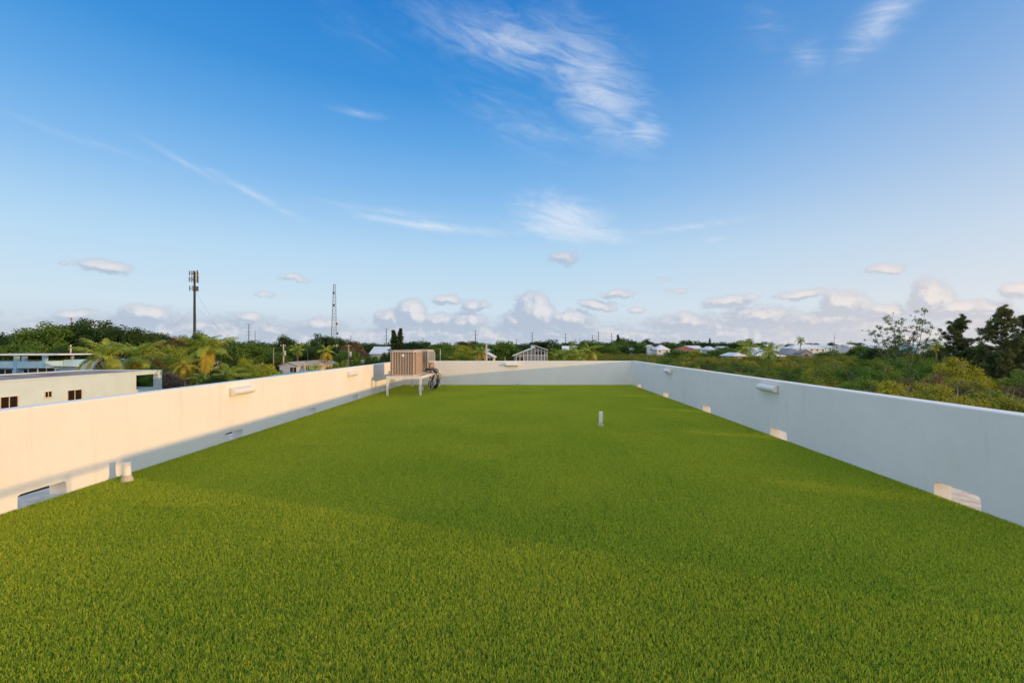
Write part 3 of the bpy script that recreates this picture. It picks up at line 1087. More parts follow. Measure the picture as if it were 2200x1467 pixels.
def palm(label, px, cy, span, Y, yellow=.25, n=20, lean=.3, group=None, parts=True, wind=0.0, trunk_r=.16):
    """coconut palm whose crown centre shows at pixel (px, cy) and is span pixels wide"""
    c = P(px, cy, Y)
    rg = random.Random(int(px * 7 + cy))
    t = thing('coconut_palm', label, 'palm tree', (c.x - lean, c.y, GZ), 0, group)
    h = c.z - GZ
    mb = MB()
    pts = [(lean * (i / 8) ** 1.6, 0, h * i / 8 - .1) for i in range(9)]
    mb.tube(pts, [trunk_r * (1.25 - .5 * i / 8) for i in range(9)], 8, False)
    mb.build('trunk', PALMB, t, True)
    sc_ = span * Y / FPX / 5.4
    crown = MB()
    for k in range(n):
        u = (k + .5) / n
        a = k * 2.39996 + rg.uniform(-.25, .25)
        pitch = R(68) - u * R(118) + rg.uniform(-.12, .12)       # young fronds stand up, old ones hang
        old = u > 1 - yellow
        me = rg.choice(FY if old else FG)
        s = sc_ * rg.uniform(.85, 1.1) * (.8 if u < .15 else 1)
        M_ = Matrix.Translation((lean, 0, h)) @ Matrix.Rotation(a + wind * math.sin(a), 4, 'Z') @ Matrix.Rotation(-pitch, 4, 'Y') @ Matrix.Rotation(rg.uniform(-.3, .3), 4, 'X') @ Matrix.Scale(s, 4)
        o = link('frond', me, t)
        o.matrix_local = M_
    nm = MB()
    rngn = np.random.default_rng(int(px))
    for k in range(7):
        a = rg.uniform(0, 6.28)
        q_ = Vector((lean + math.cos(a) * .24 * sc_, math.sin(a) * .24 * sc_, h - .22 * sc_ + rg.uniform(-.1, .1)))
        r_ = .13 * sc_
        nm.tube([q_ + Vector((0, 0, z * r_)) for z in (-1.1, -.7, 0, .7, 1.1)], [.02, r_ * .75, r_, r_ * .75, .02], 7, False)
    nm.build('coconut_cluster', mat_coco, t, True)
    return t


mat_coco = mat('coconut_husk', (.30, .17, .05), .7, .3, 6)

BROAD = [broad_tree(31, low=.10), broad_tree(32, low=.06), broad_tree(33, low=.10, nclump=60, clump=(.6, 1.2)), broad_tree(34, low=.05, nclump=52)]
BUSH = [broad_tree(41, low=.02, n_leaf=8000, leaf=.27, nclump=60, clump=(.6, 1.2)), broad_tree(42, low=.03, n_leaf=8000, leaf=.27, nclump=64, clump=(.55, 1.1))]
MANG = [mangrove(51, bare=.12), mangrove(52, bare=.3), mangrove(53, bare=.2), mangrove(54, bare=.38, n_leaf=5600), mangrove(55, bare=.08)]
PINES = [casuarina(61), casuarina(62, lean=.5), casuarina(63, RW=2.5)]


def true_size(proto):
    cr = [me for n_, me in proto['parts'] if n_ == 'crown'][0]
    co = np.empty(len(cr.vertices) * 3)
    cr.vertices.foreach_get('co', co)
    co = co.reshape(-1, 3)
    proto['h'] = float(np.percentile(co[:, 2], 99.7))
    proto['w'] = float(np.percentile(np.abs(co[:, :2]), 98.5)) * 2
    return proto


def plant(proto, name, label, base, h, wdt, m_=None, rz=None, cat='tree', group=None):
    rz = random.uniform(0, 6.28) if rz is None else rz
    if 'sized' not in proto:
        true_size(proto)
        proto['sized'] = 1
    t = thing(name, label, cat, base, rz, group)
    s = wdt / proto['w']
    t.scale = (s, s, h / proto['h'])
    for (pn, me) in proto['parts']:
        o = link(pn, me, t)
        if m_ is not None and pn == 'crown':
            o.material_slots[0].link = 'OBJECT'
            o.material_slots[0].material = m_
    return t


def plant_px(proto, name, label, px, top, wpx, Y, m_, **kw):
    c = P(px, top, Y)
    return plant(proto, name, label, (c.x, c.y, GZ), c.z - GZ, wpx * Y / FPX * 1.08, m_, **kw)


# --- broad trees beyond the sunlit parapet: pixel, top, width, distance, look
TREES = [
    (18, 716, 120, 112, 'D'), (66, 709, 100, 106, 'D'), (122, 697, 125, 104, 'M'), (168, 712, 90, 110, 'D'), (208, 688, 120, 108, 'D'),
    (255, 702, 110, 104, 'D'), (300, 711, 100, 112, 'D'), (40, 735, 110, 92, 'M'), (105, 738, 100, 90, 'M'), (165, 745, 80, 90, 'D'),
    (330, 718, 80, 130, 'D'), (372, 719, 70, 140, 'B'), (405, 722, 60, 150, 'B'), (432, 714, 62, 125, 'D'), (352, 730, 70, 112, 'B'),
    (480, 729, 90, 140, 'D'), (520, 734, 96, 112, 'M'), (468, 745, 70, 100, 'D'), (565, 733, 70, 150, 'D'), (600, 741, 90, 140, 'M'),
    (366, 744, 82, 82, 'Y'), (345, 762, 60, 76, 'M'), (320, 770, 70, 72, 'B'), (440, 765, 60, 88, 'D'), (552, 752, 80, 122, 'M'),
    (612, 721, 54, 150, 'D'), (590, 758, 56, 118, 'M'), (640, 738, 80, 150, 'M'), (672, 745, 70, 130, 'D'), (694, 718, 58, 165, 'D'),
    (722, 726, 46, 170, 'D'), (752, 730, 60, 180, 'B'), (716, 745, 90, 135, 'D'), (760, 744, 60, 130, 'R'), (742, 752, 60, 118, 'M'),
    (785, 737, 60, 220, 'D'), (815, 738, 60, 230, 'D'), (829, 757, 34, 108, 'D'), (800, 764, 36, 112, 'M'), (905, 733, 60, 190, 'D'),
    (878, 735, 60, 200, 'D'), (940, 737, 70, 190, 'M'), (965, 742, 70, 150, 'M'), (1005, 733, 80, 240, 'B'), (990, 742, 70, 150, 'Y'),
    (1035, 738, 60, 160, 'M'), (955, 755, 60, 118, 'M'), (985, 758, 60, 118, 'Y'), (1086, 733, 76, 116, 'M'), (1065, 740, 50, 135, 'D'),
    (1128, 738, 60, 180, 'D'), (1172, 731, 100, 210, 'D'), (1225, 734, 70, 220, 'M'), (1262, 732, 60, 230, 'D'), (1195, 750, 50, 118, 'Y'),
    (1222, 750, 56, 130, 'M'), (1250, 742, 56, 140, 'M'), (1290, 732, 90, 220, 'M'), (1345, 726, 60, 250, 'D'), (1318, 733, 70, 240, 'M'),
    (1393, 729, 46, 260, 'D'), (1370, 735, 60, 230, 'M'), (1430, 735, 60, 250, 'B'), (1473, 731, 44, 255, 'D'), (1450, 737, 60, 240, 'M'),
    (1510, 733, 70, 260, 'D'), (1545, 735, 60, 270, 'D'), (1590, 730, 60, 250, 'D'), (1560, 745, 50, 200, 'M'), (1630, 735, 60, 280, 'D'),
    (1540, 752, 60, 150, 'M'), (1500, 752, 60, 160, 'Y'), (1460, 752, 60, 170, 'M'), (1625, 742, 50, 205, 'M'), (1700, 739, 40, 215, 'M'),
    (1780, 752, 60, 160, 'M'), (1850, 742, 50, 150, 'M'), (1880, 745, 60, 120, 'D'), (2010, 748, 46, 110, 'D'), (2090, 746, 60, 100, 'D'),
    (2175, 745, 60, 100, 'D'), (1790, 736, 40, 330, 'D'), (1840, 736, 50, 330, 'D'), (1745, 737, 40, 320, 'D')]
LOOK = {'D': (L_DARK, 'dark green broadleaf tree with dense crown'), 'M': (L_MID, 'mid green broadleaf tree with lumpy crown'),
        'Y': (L_YEL, 'bright yellow green broadleaf tree'), 'B': (L_BROWN, 'dull olive brown broadleaf tree'),
        'R': (L_RED, 'reddish brown broadleaf tree')}
REGION = [(318, 'behind the light blue house'), (470, 'round the foot of the cell tower'), (570, 'beside the windswept palm'),
          (790, 'behind the gabled house and ranch house'), (925, 'round the Norfolk pine'),
          (1115, 'round the small tan gabled house'), (1280, 'round the screened house'), (1520, 'by the red roof'),
          (1860, 'across the mangroves'), (9999, 'among the tall dark pines and wispy tree')]
for i, (px, top, wpx, Y, k) in enumerate(TREES):
    rgn = [b_ for a_, b_ in REGION if px < a_][0]
    lb = LOOK[k][1] + ' ' + rgn
    plant_px(BROAD[(i * 3 + int(px)) % 4], 'broadleaf_tree', lb, px, top, wpx, Y, LOOK[k][0], group=lb)

plant_px(BUSH[0], 'bush', 'dry grey leafless looking bush below the open frame of the pale green house', 384, 799, 74, 60, L_DRY, cat='bush')
plant_px(BUSH[1], 'bush', 'bright green bush rising over the sunlit parapet before the gabled house', 566, 783, 64, 62, L_YEL, cat='bush')
plant_px(BUSH[0], 'bush', 'small round olive bush beside the little white box building', 532, 770, 46, 80, L_YEL, cat='bush')
plant_px(BUSH[1], 'bush', 'dark shrub at the foot of the gabled house', 601, 795, 16, 85, L_DARK, cat='bush')
for (px, top, wpx, Y, mm) in ((549, 784, 36, 70, L_YEL), (530, 786, 36, 72, L_MID), (425, 800, 50, 66, L_DARK), (512, 792, 60, 66, L_MID), (350, 785, 70, 64, L_MID), (455, 805, 80, 52, L_DARK), (320, 800, 60, 66, L_DARK),
                          (738, 774, 22, 85, L_YEL), (765, 772, 28, 90, L_MID), (705, 787, 26, 80, L_MID), (722, 779, 20, 84, L_YEL), (818, 772, 30, 95, L_DARK), (668, 794, 22, 80, L_MID)):
    lbb = {L_DARK: 'dark green leafy bush', L_MID: 'mid green leafy bush', L_YEL: 'yellow green leafy bush'}[mm] + (' under the palms beyond the sunlit parapet' if px < 510 else ' beside the little white box building' if px < 600 else ' round the ranch house and low pale roofed house')
    plant_px(BUSH[int(px) % 2], 'bush', lbb, px, top, wpx, Y, mm, cat='bush', group=lbb)
plant_px(norfolk(71), 'norfolk_pine', 'tall dark Norfolk pine with a double top behind the condenser units', 853, 706, 44, 125, L_DARK, rz=0)
plant_px(casuarina(64, RW=2.0), 'slender_pine', 'slender dark conifer with a knobbly top above the far trees', 1328, 719, 12, 240, L_DARK)
plant_px(casuarina(65, RW=2.0), 'slender_pine', 'tiny pointed conifer rising from the far dark tree line', 1525, 727, 8, 300, L_DARK)

# --- palms
palm('coconut palm with hanging orange fronds close behind the pale green house', 228, 769, 112, 62, .35, 22, .5)
palm('coconut palm with dense green crown beside the orange fronded palm', 296, 768, 96, 68, .30, 20, -.3)
palm('tall windswept coconut palm with bare pale trunk before the cell tower', 447, 747, 104, 60, .2, 22, .8, wind=.35)
palm('short golden yellow palm over the dry grey bush', 400, 786, 62, 56, .75, 16, .2, trunk_r=.10)
palm('low dark green palm under the tall windswept palm', 490, 808, 84, 54, .08, 18, .3)
palm('low palm with arching fronds beside the bright green bush', 428, 814, 54, 56, .15, 16, .3)
palm('slim palm with pale trunk before the round dark tree', 640, 752, 36, 112, .2, 16, .2, trunk_r=.2)
palm('palm with orange brown skirt beside the transformer pole', 701, 757, 44, 108, .45, 18, .2, trunk_r=.3)
palm('small date palm in front of the grey roofed house', 678, 793, 40, 78, .05, 18, .0, trunk_r=.2)
palm('palm with drooping fronds before the small gabled house', 1031, 757, 44, 98, .3, 18, .2)
for (px, cy, sp_, Y) in ((1225, 762, 60, 95), (1268, 756, 56, 110), (1245, 768, 50, 92), (1200, 768, 44, 96)):
    palm('yellow green palm among the trees behind the end parapet', px, cy, sp_, Y, .3, 16, .2, 'palms behind the end parapet')
palm('dark coconut palm standing before the white metal roofed houses', 1604, 748, 56, 140, .05, 18, .3)
palm('dark coconut palm beside the orange house', 1651, 756, 56, 128, .05, 18, -.4)
palm('lone tall palm rising over the long white roof', 1720, 731, 24, 190, .0, 16, .3)
palm('palm with a ragged crown at the edge of the tall dark pines', 2012, 741, 34, 90, .05, 18, .1)
palm('tiny palm on the far skyline among white houses', 1824, 737, 14, 300, .0, 12, .1)

# --- tall pines and the wispy tree over the mangroves
plant_px(PINES[0], 'casuarina_pine', 'tall dark feathery pine with a blunt top behind the mangroves', 2058, 680, 72, 58, L_PINE, rz=.4)
plant_px(PINES[1], 'casuarina_pine', 'tallest dark feathery pine, with a narrow leaning top', 2142, 659, 78, 54, L_PINE, rz=0)
plant_px(PINES[2], 'casuarina_pine', 'dark feathery pine cut by the edge of the view beside the tallest pine', 2206, 677, 84, 54, L_PINE, rz=2.0)
c = P(1932, 666, 60)
plant(wispy_tree(81, c.z - GZ), 'wispy_tree', 'thin multi stemmed tree with small tufts of leaves against the sky', (c.x, c.y, GZ), c.z - GZ, 7.4, rz=0.0)
bt = MB()
rg = random.Random(3)
c = P(1790, 712, 75)
tp = limb(bt, rg, (0, 0, 0), (c.z * .0 + .6, 0, c.z - GZ), .07, .012, 8, .02)
for i in range(3, 8):
    for k in range(3):
        limb(bt, rg, tp[i], Vector(tp[i]) + Vector((rg.uniform(-.8, .8), rg.uniform(-.6, .6), rg.uniform(.3, 1.0))), .018, .006, 2, .05, 4)
o = bt.build('bare_tree', TWIG, None, True)
o.location = (P(1787, 800, 75).x, 75, GZ)
tag(o, 'thin leafless dead tree sticking up from the mangroves', 'tree')

# --- mangrove thicket: single bushes near the house, one mass beyond
rg = random.Random(17)
cand = []
for i in range(9000):
    Y = 4 + 116 * rg.random() ** .8
    X = rg.uniform(9.0, 135)
    if X / max(Y, 1) > 1.34 or X / Y < .10 + .03 * math.sin(Y * .2):
        continue
    d = math.hypot(X, Y)
    sp_ = 2.5 if d < 45 else 3.2 if d < 80 else 4.4
    if any((X - a) ** 2 + (Y - b) ** 2 < sp_ ** 2 for a, b, _ in cand):
        continue
    cand.append((X, Y, d))
cand.sort(key=lambda q_: q_[2])
near_m, far_m = cand[:290], cand[290:]
MM = [(L_MANG, 'olive green mangrove bush with pale twigs in the thicket beside the shaded parapet', 'olive mangroves'),
      (L_MANG2, 'yellow leaved mangrove bush in the thicket beside the shaded parapet', 'yellow mangroves'),
      (L_MANG3, 'fresh green mangrove bush in the thicket beside the shaded parapet', 'green mangroves'),
      (L_BROWN, 'half bare brownish mangrove bush with grey twigs in the thicket', 'half bare mangroves')]
for (X, Y, d) in near_m:
    k = rg.choices((0, 1, 2, 3), (.44, .11, .39, .06))[0]
    pr = MANG[3] if k == 3 else rg.choice((MANG[0], MANG[1], MANG[2], MANG[4]))
    h = rg.uniform(4.2, 5.6) + max(0, min(.7, (X - 22) * .03)) * rg.uniform(.5, 1.1) + (rg.uniform(.6, 1.9) if .74 < X / Y < .96 and 25 < X < 60 else 0)
    zn = ('close under the shaded parapet', 'in the middle of the thicket', 'along the far side of the thicket')[0 if d < 34 else 1 if d < 58 else 2]
    lb = MM[k][1].split(' in the thicket')[0] + ' ' + zn
    t = plant(pr, 'mangrove_bush', lb, (X, Y, GZ), h, rg.uniform(4.8, 6.4), MM[k][0], rg.uniform(0, 6.28), 'mangrove', MM[k][2] + ' ' + zn)
C, Q = [], []
for (X, Y, d) in far_m:
    h = rg.uniform(4.2, 5.6)
    for k in range(7):
        a = rg.uniform(0, 6.28)
        r_ = rg.uniform(.3, 2.2)
        C.append((X + math.cos(a) * r_, Y + math.sin(a) * r_, GZ + h - .8 - r_ * rg.uniform(.2, .9)))
        Q.append(rg.uniform(.6, 1.1))
for i in range(700):                                      # further back, up to the houses
    Y = rg.uniform(118, 190)
    X = rg.uniform(.11 * Y, 1.1 * Y)
    for k in range(4):
        C.append((X + rg.uniform(-2, 2), Y + rg.uniform(-2, 2), GZ + rg.uniform(3.6, 5.2)))
        Q.append(rg.uniform(.8, 1.4))
v, q_ = leaf_quads(np.random.default_rng(5), C, Q, 150000, .36, up=.5, squash=.8)
kind(MB().add(v, q_).build('mangrove_thicket', L_FARM), 'stuff', 'distant mangrove thicket reading as one yellow green mass')

# --- far wood that closes the horizon
C, Q = [], []
rg = random.Random(23)
for i in range(2300):
    Y = 200 + 620 * rg.random() ** 1.2
    X = rg.uniform(-1.3, 1.3) * Y
    px_t = X / Y
    if -.02 < px_t < 1.0 and Y < 310:
        continue
    h = rg.uniform(6.5, 9.6) + (1.2 if px_t < -.1 else 0)
    for k in range(4):
        C.append((X + rg.uniform(-4, 4), Y + rg.uniform(-4, 4), GZ + h - rg.uniform(.8, 4.5)))
        Q.append(rg.uniform(1.3, 2.6))
v, q_ = leaf_quads(np.random.default_rng(6), C, Q, 170000, 1.0, up=.4, squash=.8)
kind(MB().add(v, q_).build('distant_wood', L_FAR), 'stuff', 'distant dark green wood along the horizon')
# low scrub that fills the ground between the houses
C, Q = [], []
for i in range(1500):
    Y = rg.uniform(45, 215)
    X = rg.uniform(-1.25, .10) * Y
    if -62 < X < -38 and Y < 62:
        continue
    C.append((X, Y, GZ + rg.uniform(.6, 2.2)))
    Q.append(rg.uniform(1.0, 1.9))
v, q_ = leaf_quads(np.random.default_rng(7), C, Q, 60000, .5, up=.4, squash=.8)
kind(MB().add(v, q_).build('garden_scrub', L_MID), 'stuff', 'low green scrub covering the gardens between the houses')

# ------------------------------------------------------------------ neighbouring houses
def window_on(parent, mat_frame, mat_pane, x0, x1, z0, z1, y, panes=2, fr=.06, axis='y', sgn=-1):
    """framed window standing on a wall; axis 'y': wall faces sgn*y, axis 'x': wall faces sgn*x (x0, x1 then run along y)"""
    def bx(mb, u0, u1, a0, a1, w0, w1):
        lo, hi = sorted((y + sgn * a0, y + sgn * a1))
        if axis == 'y':
            mb.box(u0, u1, lo, hi, w0, w1)
        else:
            mb.box(lo, hi, u0, u1, w0, w1)
    mb = MB()
    bx(mb, x0 - fr, x1 + fr, -.02, .07, z1, z1 + fr)
    bx(mb, x0 - fr, x1 + fr, -.02, .09, z0 - fr, z0)
    bx(mb, x0 - fr, x0, -.02, .07, z0 + .001, z1 - .001)
    bx(mb, x1, x1 + fr, -.02, .07, z0 + .001, z1 - .001)
    for k in range(1, panes):
        u = x0 + (x1 - x0) * k / panes
        bx(mb, u - fr * .5, u + fr * .5, -.02, .06, z0 + .001, z1 - .001)
    wd_ = mb.build('window', mat_frame, parent)
    for k in range(panes):
        u0, u1 = x0 + (x1 - x0) * k / panes, x0 + (x1 - x0) * (k + 1) / panes
        mb = MB()
        bx(mb, u0 + fr * .3, u1 - fr * .3, .004, .02, z0 + .003, z1 - .003)
        mb.build('pane', mat_pane, wd_)
    return wd_


def roof_mesh(kind_, x0, x1, y0, y1, ze, zp, th=.18):
    """hip, gable with ridge along x, or gable with ridge along y; real thickness"""
    mx, my = (x0 + x1) / 2, (y0 + y1) / 2
    if kind_ == 'hip':
        ins = min((x1 - x0), (y1 - y0)) / 2 * .98
        r1, r2 = ((x0 + ins, my), (x1 - ins, my)) if (x1 - x0) >= (y1 - y0) else ((mx, y0 + ins), (mx, y1 - ins))
    elif kind_ == 'gx':
        r1, r2 = (x0, my), (x1, my)
    else:
        r1, r2 = (mx, y0), (mx, y1)
    top = [(x0, y0, ze), (x1, y0, ze), (x1, y1, ze), (x0, y1, ze), (*r1, zp), (*r2, zp)]
    v = top + [(a, b, c - th) for a, b, c in top]
    if kind_ == 'hip' and (x1 - x0) < (y1 - y0) or kind_ == 'gy':
        f = [(0, 1, 4), (1, 2, 5, 4), (2, 3, 5), (3, 0, 4, 5)]
    else:
        f = [(0, 1, 5, 4), (1, 2, 5), (2, 3, 4, 5), (3, 0, 4)]
    g_ = [tuple(i + 6 for i in reversed(t_)) for t_ in f]
    if kind_ in ('gx', 'gy'):
        f = [t_ for t_ in f if len(t_) == 4]
        g_ = [t_ for t_ in g_ if len(t_) == 4]
        ed = [(0, 1), (2, 3), (1, 5), (5, 2), (3, 4), (4, 0)] if kind_ == 'gx' else [(1, 2), (3, 0), (0, 4), (4, 1), (2, 5), (5, 3)]
    else:
        ed = [(0, 1), (1, 2), (2, 3), (3, 0)]
    sd = [(a, a + 6, b + 6, b) for a, b in ed]
    return v, f + g_ + sd


def house(name, label, px0, px1, ye, yp, Y, rk, depth, wm, rm, wins=(), oh=.5, frame=None, pane=None, zb=None, group=None, extra=None):
    a, b = P(px0, ye, Y), P(px1, ye, Y)
    ze = a.z
    zp = P((px0 + px1) / 2, yp, Y + (depth / 2 if rk != 'gy' else 0)).z
    t = thing(name, label, 'house', ((a.x + b.x) / 2, Y, GZ), 0, group)
    hw = (b.x - a.x) / 2
    zE, zP = ze - GZ, zp - GZ
    mb = MB()
    x0, x1 = -hw + oh, hw - oh
    mb.box(x0, x1, oh * .6, depth - oh * .6, 0, zE - .12)
    if rk == 'gx':
        k = 1 - oh * .6 / (depth / 2)
        zt = zE + (zP - zE) - .2
        for xx in (x0, x1 - .15):
            mb.poly([(xx, oh * .7, zE - .1), (xx, depth - oh * .7, zE - .1), (xx, depth / 2, zt), (xx + .15, oh * .7, zE - .1), (xx + .15, depth - oh * .7, zE - .1), (xx + .15, depth / 2, zt)],
                    [(0, 1, 2), (5, 4, 3), (0, 3, 4, 1), (1, 4, 5, 2), (2, 5, 3, 0)])
    if rk == 'gy':
        for yy in (oh * .6, depth - oh * .6 - .15):
            mb.poly([(x0, yy, zE - .1), (x1, yy, zE - .1), (0, yy, zP - .22), (x0, yy + .15, zE - .1), (x1, yy + .15, zE - .1), (0, yy + .15, zP - .22)],
                    [(0, 1, 2), (5, 4, 3), (0, 3, 4, 1), (1, 4, 5, 2), (2, 5, 3, 0)])
    mb.build('wall', wm, t)
    if rk == 'flat':
        MB().box(-hw, hw, 0, depth, zE - .119, zE + .25).build('roof', rm, t)
    else:
        v, f = roof_mesh(rk, -hw, hw, 0, depth, zE, zP)
        MB().poly(v, f).build('roof', rm, t)
    for (w0, w1, t0, t1, pn) in wins:
        q0, q1 = P(w0, t1, Y), P(w1, t0, Y)
        cx = (a.x + b.x) / 2
        window_on(t, frame or WHITEP, pane or GLASS, q0.x - cx, q1.x - cx, q0.z - GZ, q1.z - GZ, oh * .6, pn, .05 * max(1, Y / 90))
    return t, cx if wins else (a.x + b.x) / 2


# --- the pale green flat roofed house
NX0, NX1, NY0, NY1 = -55.0, -45.0, 28.0, 56.6
ZR = -1.38 - GZ
t = thing('flat_roofed_house', 'pale green flat roofed house with open terrace frame beside the palms', 'house', (NX1, 45, GZ))
y0, y1, ye_ = NY0 - 45, NY1 - 45, 52.8 - 45
MB().box(-10, 0, y0, ye_, 0, ZR - .001).build('wall', PALEG, t)
MB().box(-10.001, .0, ye_ + .001, y1, ZR - .33, ZR - .001).build('roof_slab', PALEG, t)
MB().box(-10, -.003, ye_ + .002, y1 - .003, 0, ZR - 2.0).build('terrace_wall', PALEG, t)
for (px_, py_) in ((-.62, y1 - .62), (-10, y1 - .62)):
    MB().box(px_, px_ + .6, py_, py_ + .6, ZR - 1.999, ZR - .331).build('post', PALEG, t)
MB().box(-9.4, -.45, y0 + .3, y1 - .4, ZR + .0, ZR + .02).build('roof_membrane', ROOFBR, t)
mb = MB()
for (a0, a1, b0, b1) in ((-10.06, -9.41, y0, y1 + .06), (-.44, .06, y0, y1 + .06), (-9.40, -.45, y1 - .39, y1 + .06)):
    mb.box(a0, a1, b0, b1, ZR, ZR + .10)
mb.build('coping', PALEG, t)
for (pa, pb, zt_, zb_, n_) in ((-42, -9, -2.74, -4.1, 2), (0.5, 37, -2.74, -4.1, 2), (96, 110, -2.62, -3.12, 2), (145, 174.5, -2.72, -4.0, 2)):
    q0, q1 = PX(pa, 850, NX1), PX(pb, 850, NX1)
    window_on(t, CREAMW, BROWNG if n_ else GLASS, q0.y - 45, q1.y - 45, zb_ - GZ, zt_ - GZ, 0.0, n_, .05, 'x', 1)

# --- the light blue house behind it
Yb = 80.0
t = thing('blue_house', 'light blue house with roof terrace and slab canopy behind the pale green house', 'house', (P(60, 780, Yb).x, Yb, GZ), R(4))


def bz(py, px=60):
    return P(px, py, Yb).z - GZ


def bxx(px):
    return P(px, 780, Yb).x - P(60, 780, Yb).x


MB().box(bxx(-40), bxx(116), 0, 7, 0, bz(790)).build('wall', BLUEST, t)
MB().box(bxx(-40) - .2, bxx(109), -1.2, 7.2, bz(790) + .002, bz(775.5)).build('terrace_parapet', BLUEST, t)
MB().box(bxx(-44), bxx(127), -1.8, 7.4, bz(763), bz(760.6)).build('roof_slab', WHITEP, t)
for pa in (5, 46, 56, 102):
    MB().box(bxx(pa), bxx(pa + 6.5), -1.24 + (.5 if pa == 56 else 0), -.7 + (.5 if pa == 56 else 0), bz(789), bz(763.1)).build('column', BLUEDK, t)
MB().box(bxx(46), bxx(52), -1.3, -.75, 0, bz(790)).build('column', BLUEDK, t)
MB().box(bxx(109.5), bxx(205), .6, 8, 0, bz(787.5)).build('wing', BLUEST, t)
MB().box(bxx(108), bxx(155), -.3, 8.2, bz(787.4), bz(785.8)).build('wing_eave', WHITEP, t)
MB().box(bxx(110), bxx(205), 2.0, 8, bz(787), bz(773.5)).build('wing_parapet', BLUEST, t)
for (pa, pb, pt, pbm, n_) in ((-30, -2, 793, 803, 2), (1, 14, 793.5, 804, 1), (16, 29, 793.5, 804, 1), (31, 44, 793.5, 804, 1), (52, 60, 793, 802, 1), (62, 79, 792, 801.5, 1), (81, 97, 791, 800.5, 1), (98.5, 114, 790.8, 799.5, 1)):
    window_on(t, WHITEP, GLASS, bxx(pa), bxx(pb), bz(pbm), bz(pt), 0, n_, .07)
window_on(t, WHITEP, GLASS, bxx(166), bxx(178), bz(800), bz(796), .6, 2, .06)

# --- houses along the middle
hw1 = house('gabled_house', 'pale blue grey gabled house with white framed window over the sunlit parapet', 596, 641, 785.5, 777.5, 100, 'gy', 12, LILACW, TANR, [(622, 636, 789, 800, 2)], .35)
house('ranch_house', 'low house with long grey brown roof joined to the gabled house', 636, 692, 785, 772.5, 104, 'hip', 12, CREAMW, TANR, [(655, 664, 788, 796, 2)], .4)
house('white_roofed_house', 'low house with pale flat roof behind the long grey brown roof', 690, 762, 779, 773, 118, 'hip', 10, CREAMW, WHITER, [(700, 708, 781, 788, 2), (735, 743, 781, 788, 2)], .4)
house('white_cottage', 'small flat roofed off white house just left of the condenser units'.replace('just left of', 'close to'), 775, 812, 775.5, 773, 112, 'flat', 8, CREAMW, COPING, [(781, 785, 778, 784, 1), (797, 801, 778, 784, 1)], .2)
house('metal_roofed_house', 'house with big bluish white metal roof among trees behind the condenser units', 792, 842, 760, 744.5, 165, 'gx', 12, CREAMW, BLUEWH, [(832, 837, 762, 768, 1)], .4)
house('small_box_house', 'little white box building between bushes', 541, 553, 774, 771.5, 112, 'flat', 3, WHITEP, WHITEP, [(543, 547, 778, 783, 1)], .05)
house('brown_roofed_house', 'low house with brown hipped roof seen through the open terrace frame', 296, 352, 834, 819.5, 64, 'hip', 9, CREAMW, BROWNR, [(310, 318, 838, 848, 2)], .4)
house('light_roofed_house', 'pale blue metal roofed house half hidden behind palms', 300, 350, 778, 761, 96, 'gx', 9, WHITEP, BLUEWH, [(320, 328, 781, 789, 2)], .4)
house('grey_roofed_shed', 'grey roofed shed behind the tall windswept palm', 416, 446, 782, 774, 94, 'gx', 6, WHITEP, GREYR, [(424, 430, 784, 790, 1)], .3)
house('green_roofed_house', 'house with green metal roof edge just showing over the sunlit parapet', 578, 668, 806, 797, 46, 'hip', 9, CREAMW, GREENR, [(600, 612, 812, 824, 2)], .4)
house('small_gabled_house', 'small tan gabled house with white posts behind the end parapet', 1018, 1062, 768, 755, 100, 'gy', 9, CREAMW, WHITER, [(1036, 1040, 769, 776, 1), (1047, 1058, 769, 778, 2)], .35)
house('blue_roofed_house', 'house with blue grey metal roof close behind the small tan gabled house', 1040, 1064, 758, 750, 128, 'gx', 8, WHITEP, BLUEWH, [(1046, 1050, 760, 765, 1)], .3)

# --- the screened house with the split slanting roof
Ys = 112.0
sx = lambda px: P(px, 760, Ys).x - P(1140, 760, Ys).x
sz = lambda py: P(1140, py, Ys).z - GZ
t = thing('screened_house', 'house with slanting light blue roof and tall white framed screens', 'house', (P(1140, 760, Ys).x, Ys, GZ))
D_ = 9.0
MB().poly([(sx(1104), .5, 0), (sx(1149), .5, 0), (sx(1149), .5, sz(746.5)), (sx(1104), .5, sz(764.5)), (sx(1104), D_, 0), (sx(1149), D_, 0), (sx(1149), D_, sz(746.5)), (sx(1104), D_, sz(764.5))],
          [(0, 1, 2, 3), (7, 6, 5, 4), (0, 4, 5, 1), (1, 5, 6, 2), (2, 6, 7, 3), (3, 7, 4, 0)]).build('wall', SCREEN, t)
MB().poly([(sx(1149.2), .5, 0), (sx(1176), .5, 0), (sx(1176), .5, sz(752.5)), (sx(1149.2), .5, sz(744.5)), (sx(1149.2), D_, 0), (sx(1176), D_, 0), (sx(1176), D_, sz(752.5)), (sx(1149.2), D_, sz(744.5))],
          [(0, 1, 2, 3), (7, 6, 5, 4), (0, 4, 5, 1), (1, 5, 6, 2), (2, 6, 7, 3), (3, 7, 4, 0)]).build('wall', SCREEN, t)


def slab(pa, ya, pb, yb, th, y0_, y1_, m_, nm):
    v = []
    for yy in (y0_, y1_):
        v += [(sx(pa), yy, sz(ya)), (sx(pb), yy, sz(yb)), (sx(pb), yy, sz(yb + th)), (sx(pa), yy, sz(ya + th))]
    MB().poly(v, [(3, 2, 1, 0), (4, 5, 6, 7), (0, 1, 5, 4), (1, 2, 6, 5), (2, 3, 7, 6), (3, 0, 4, 7)]).build(nm, m_, t)


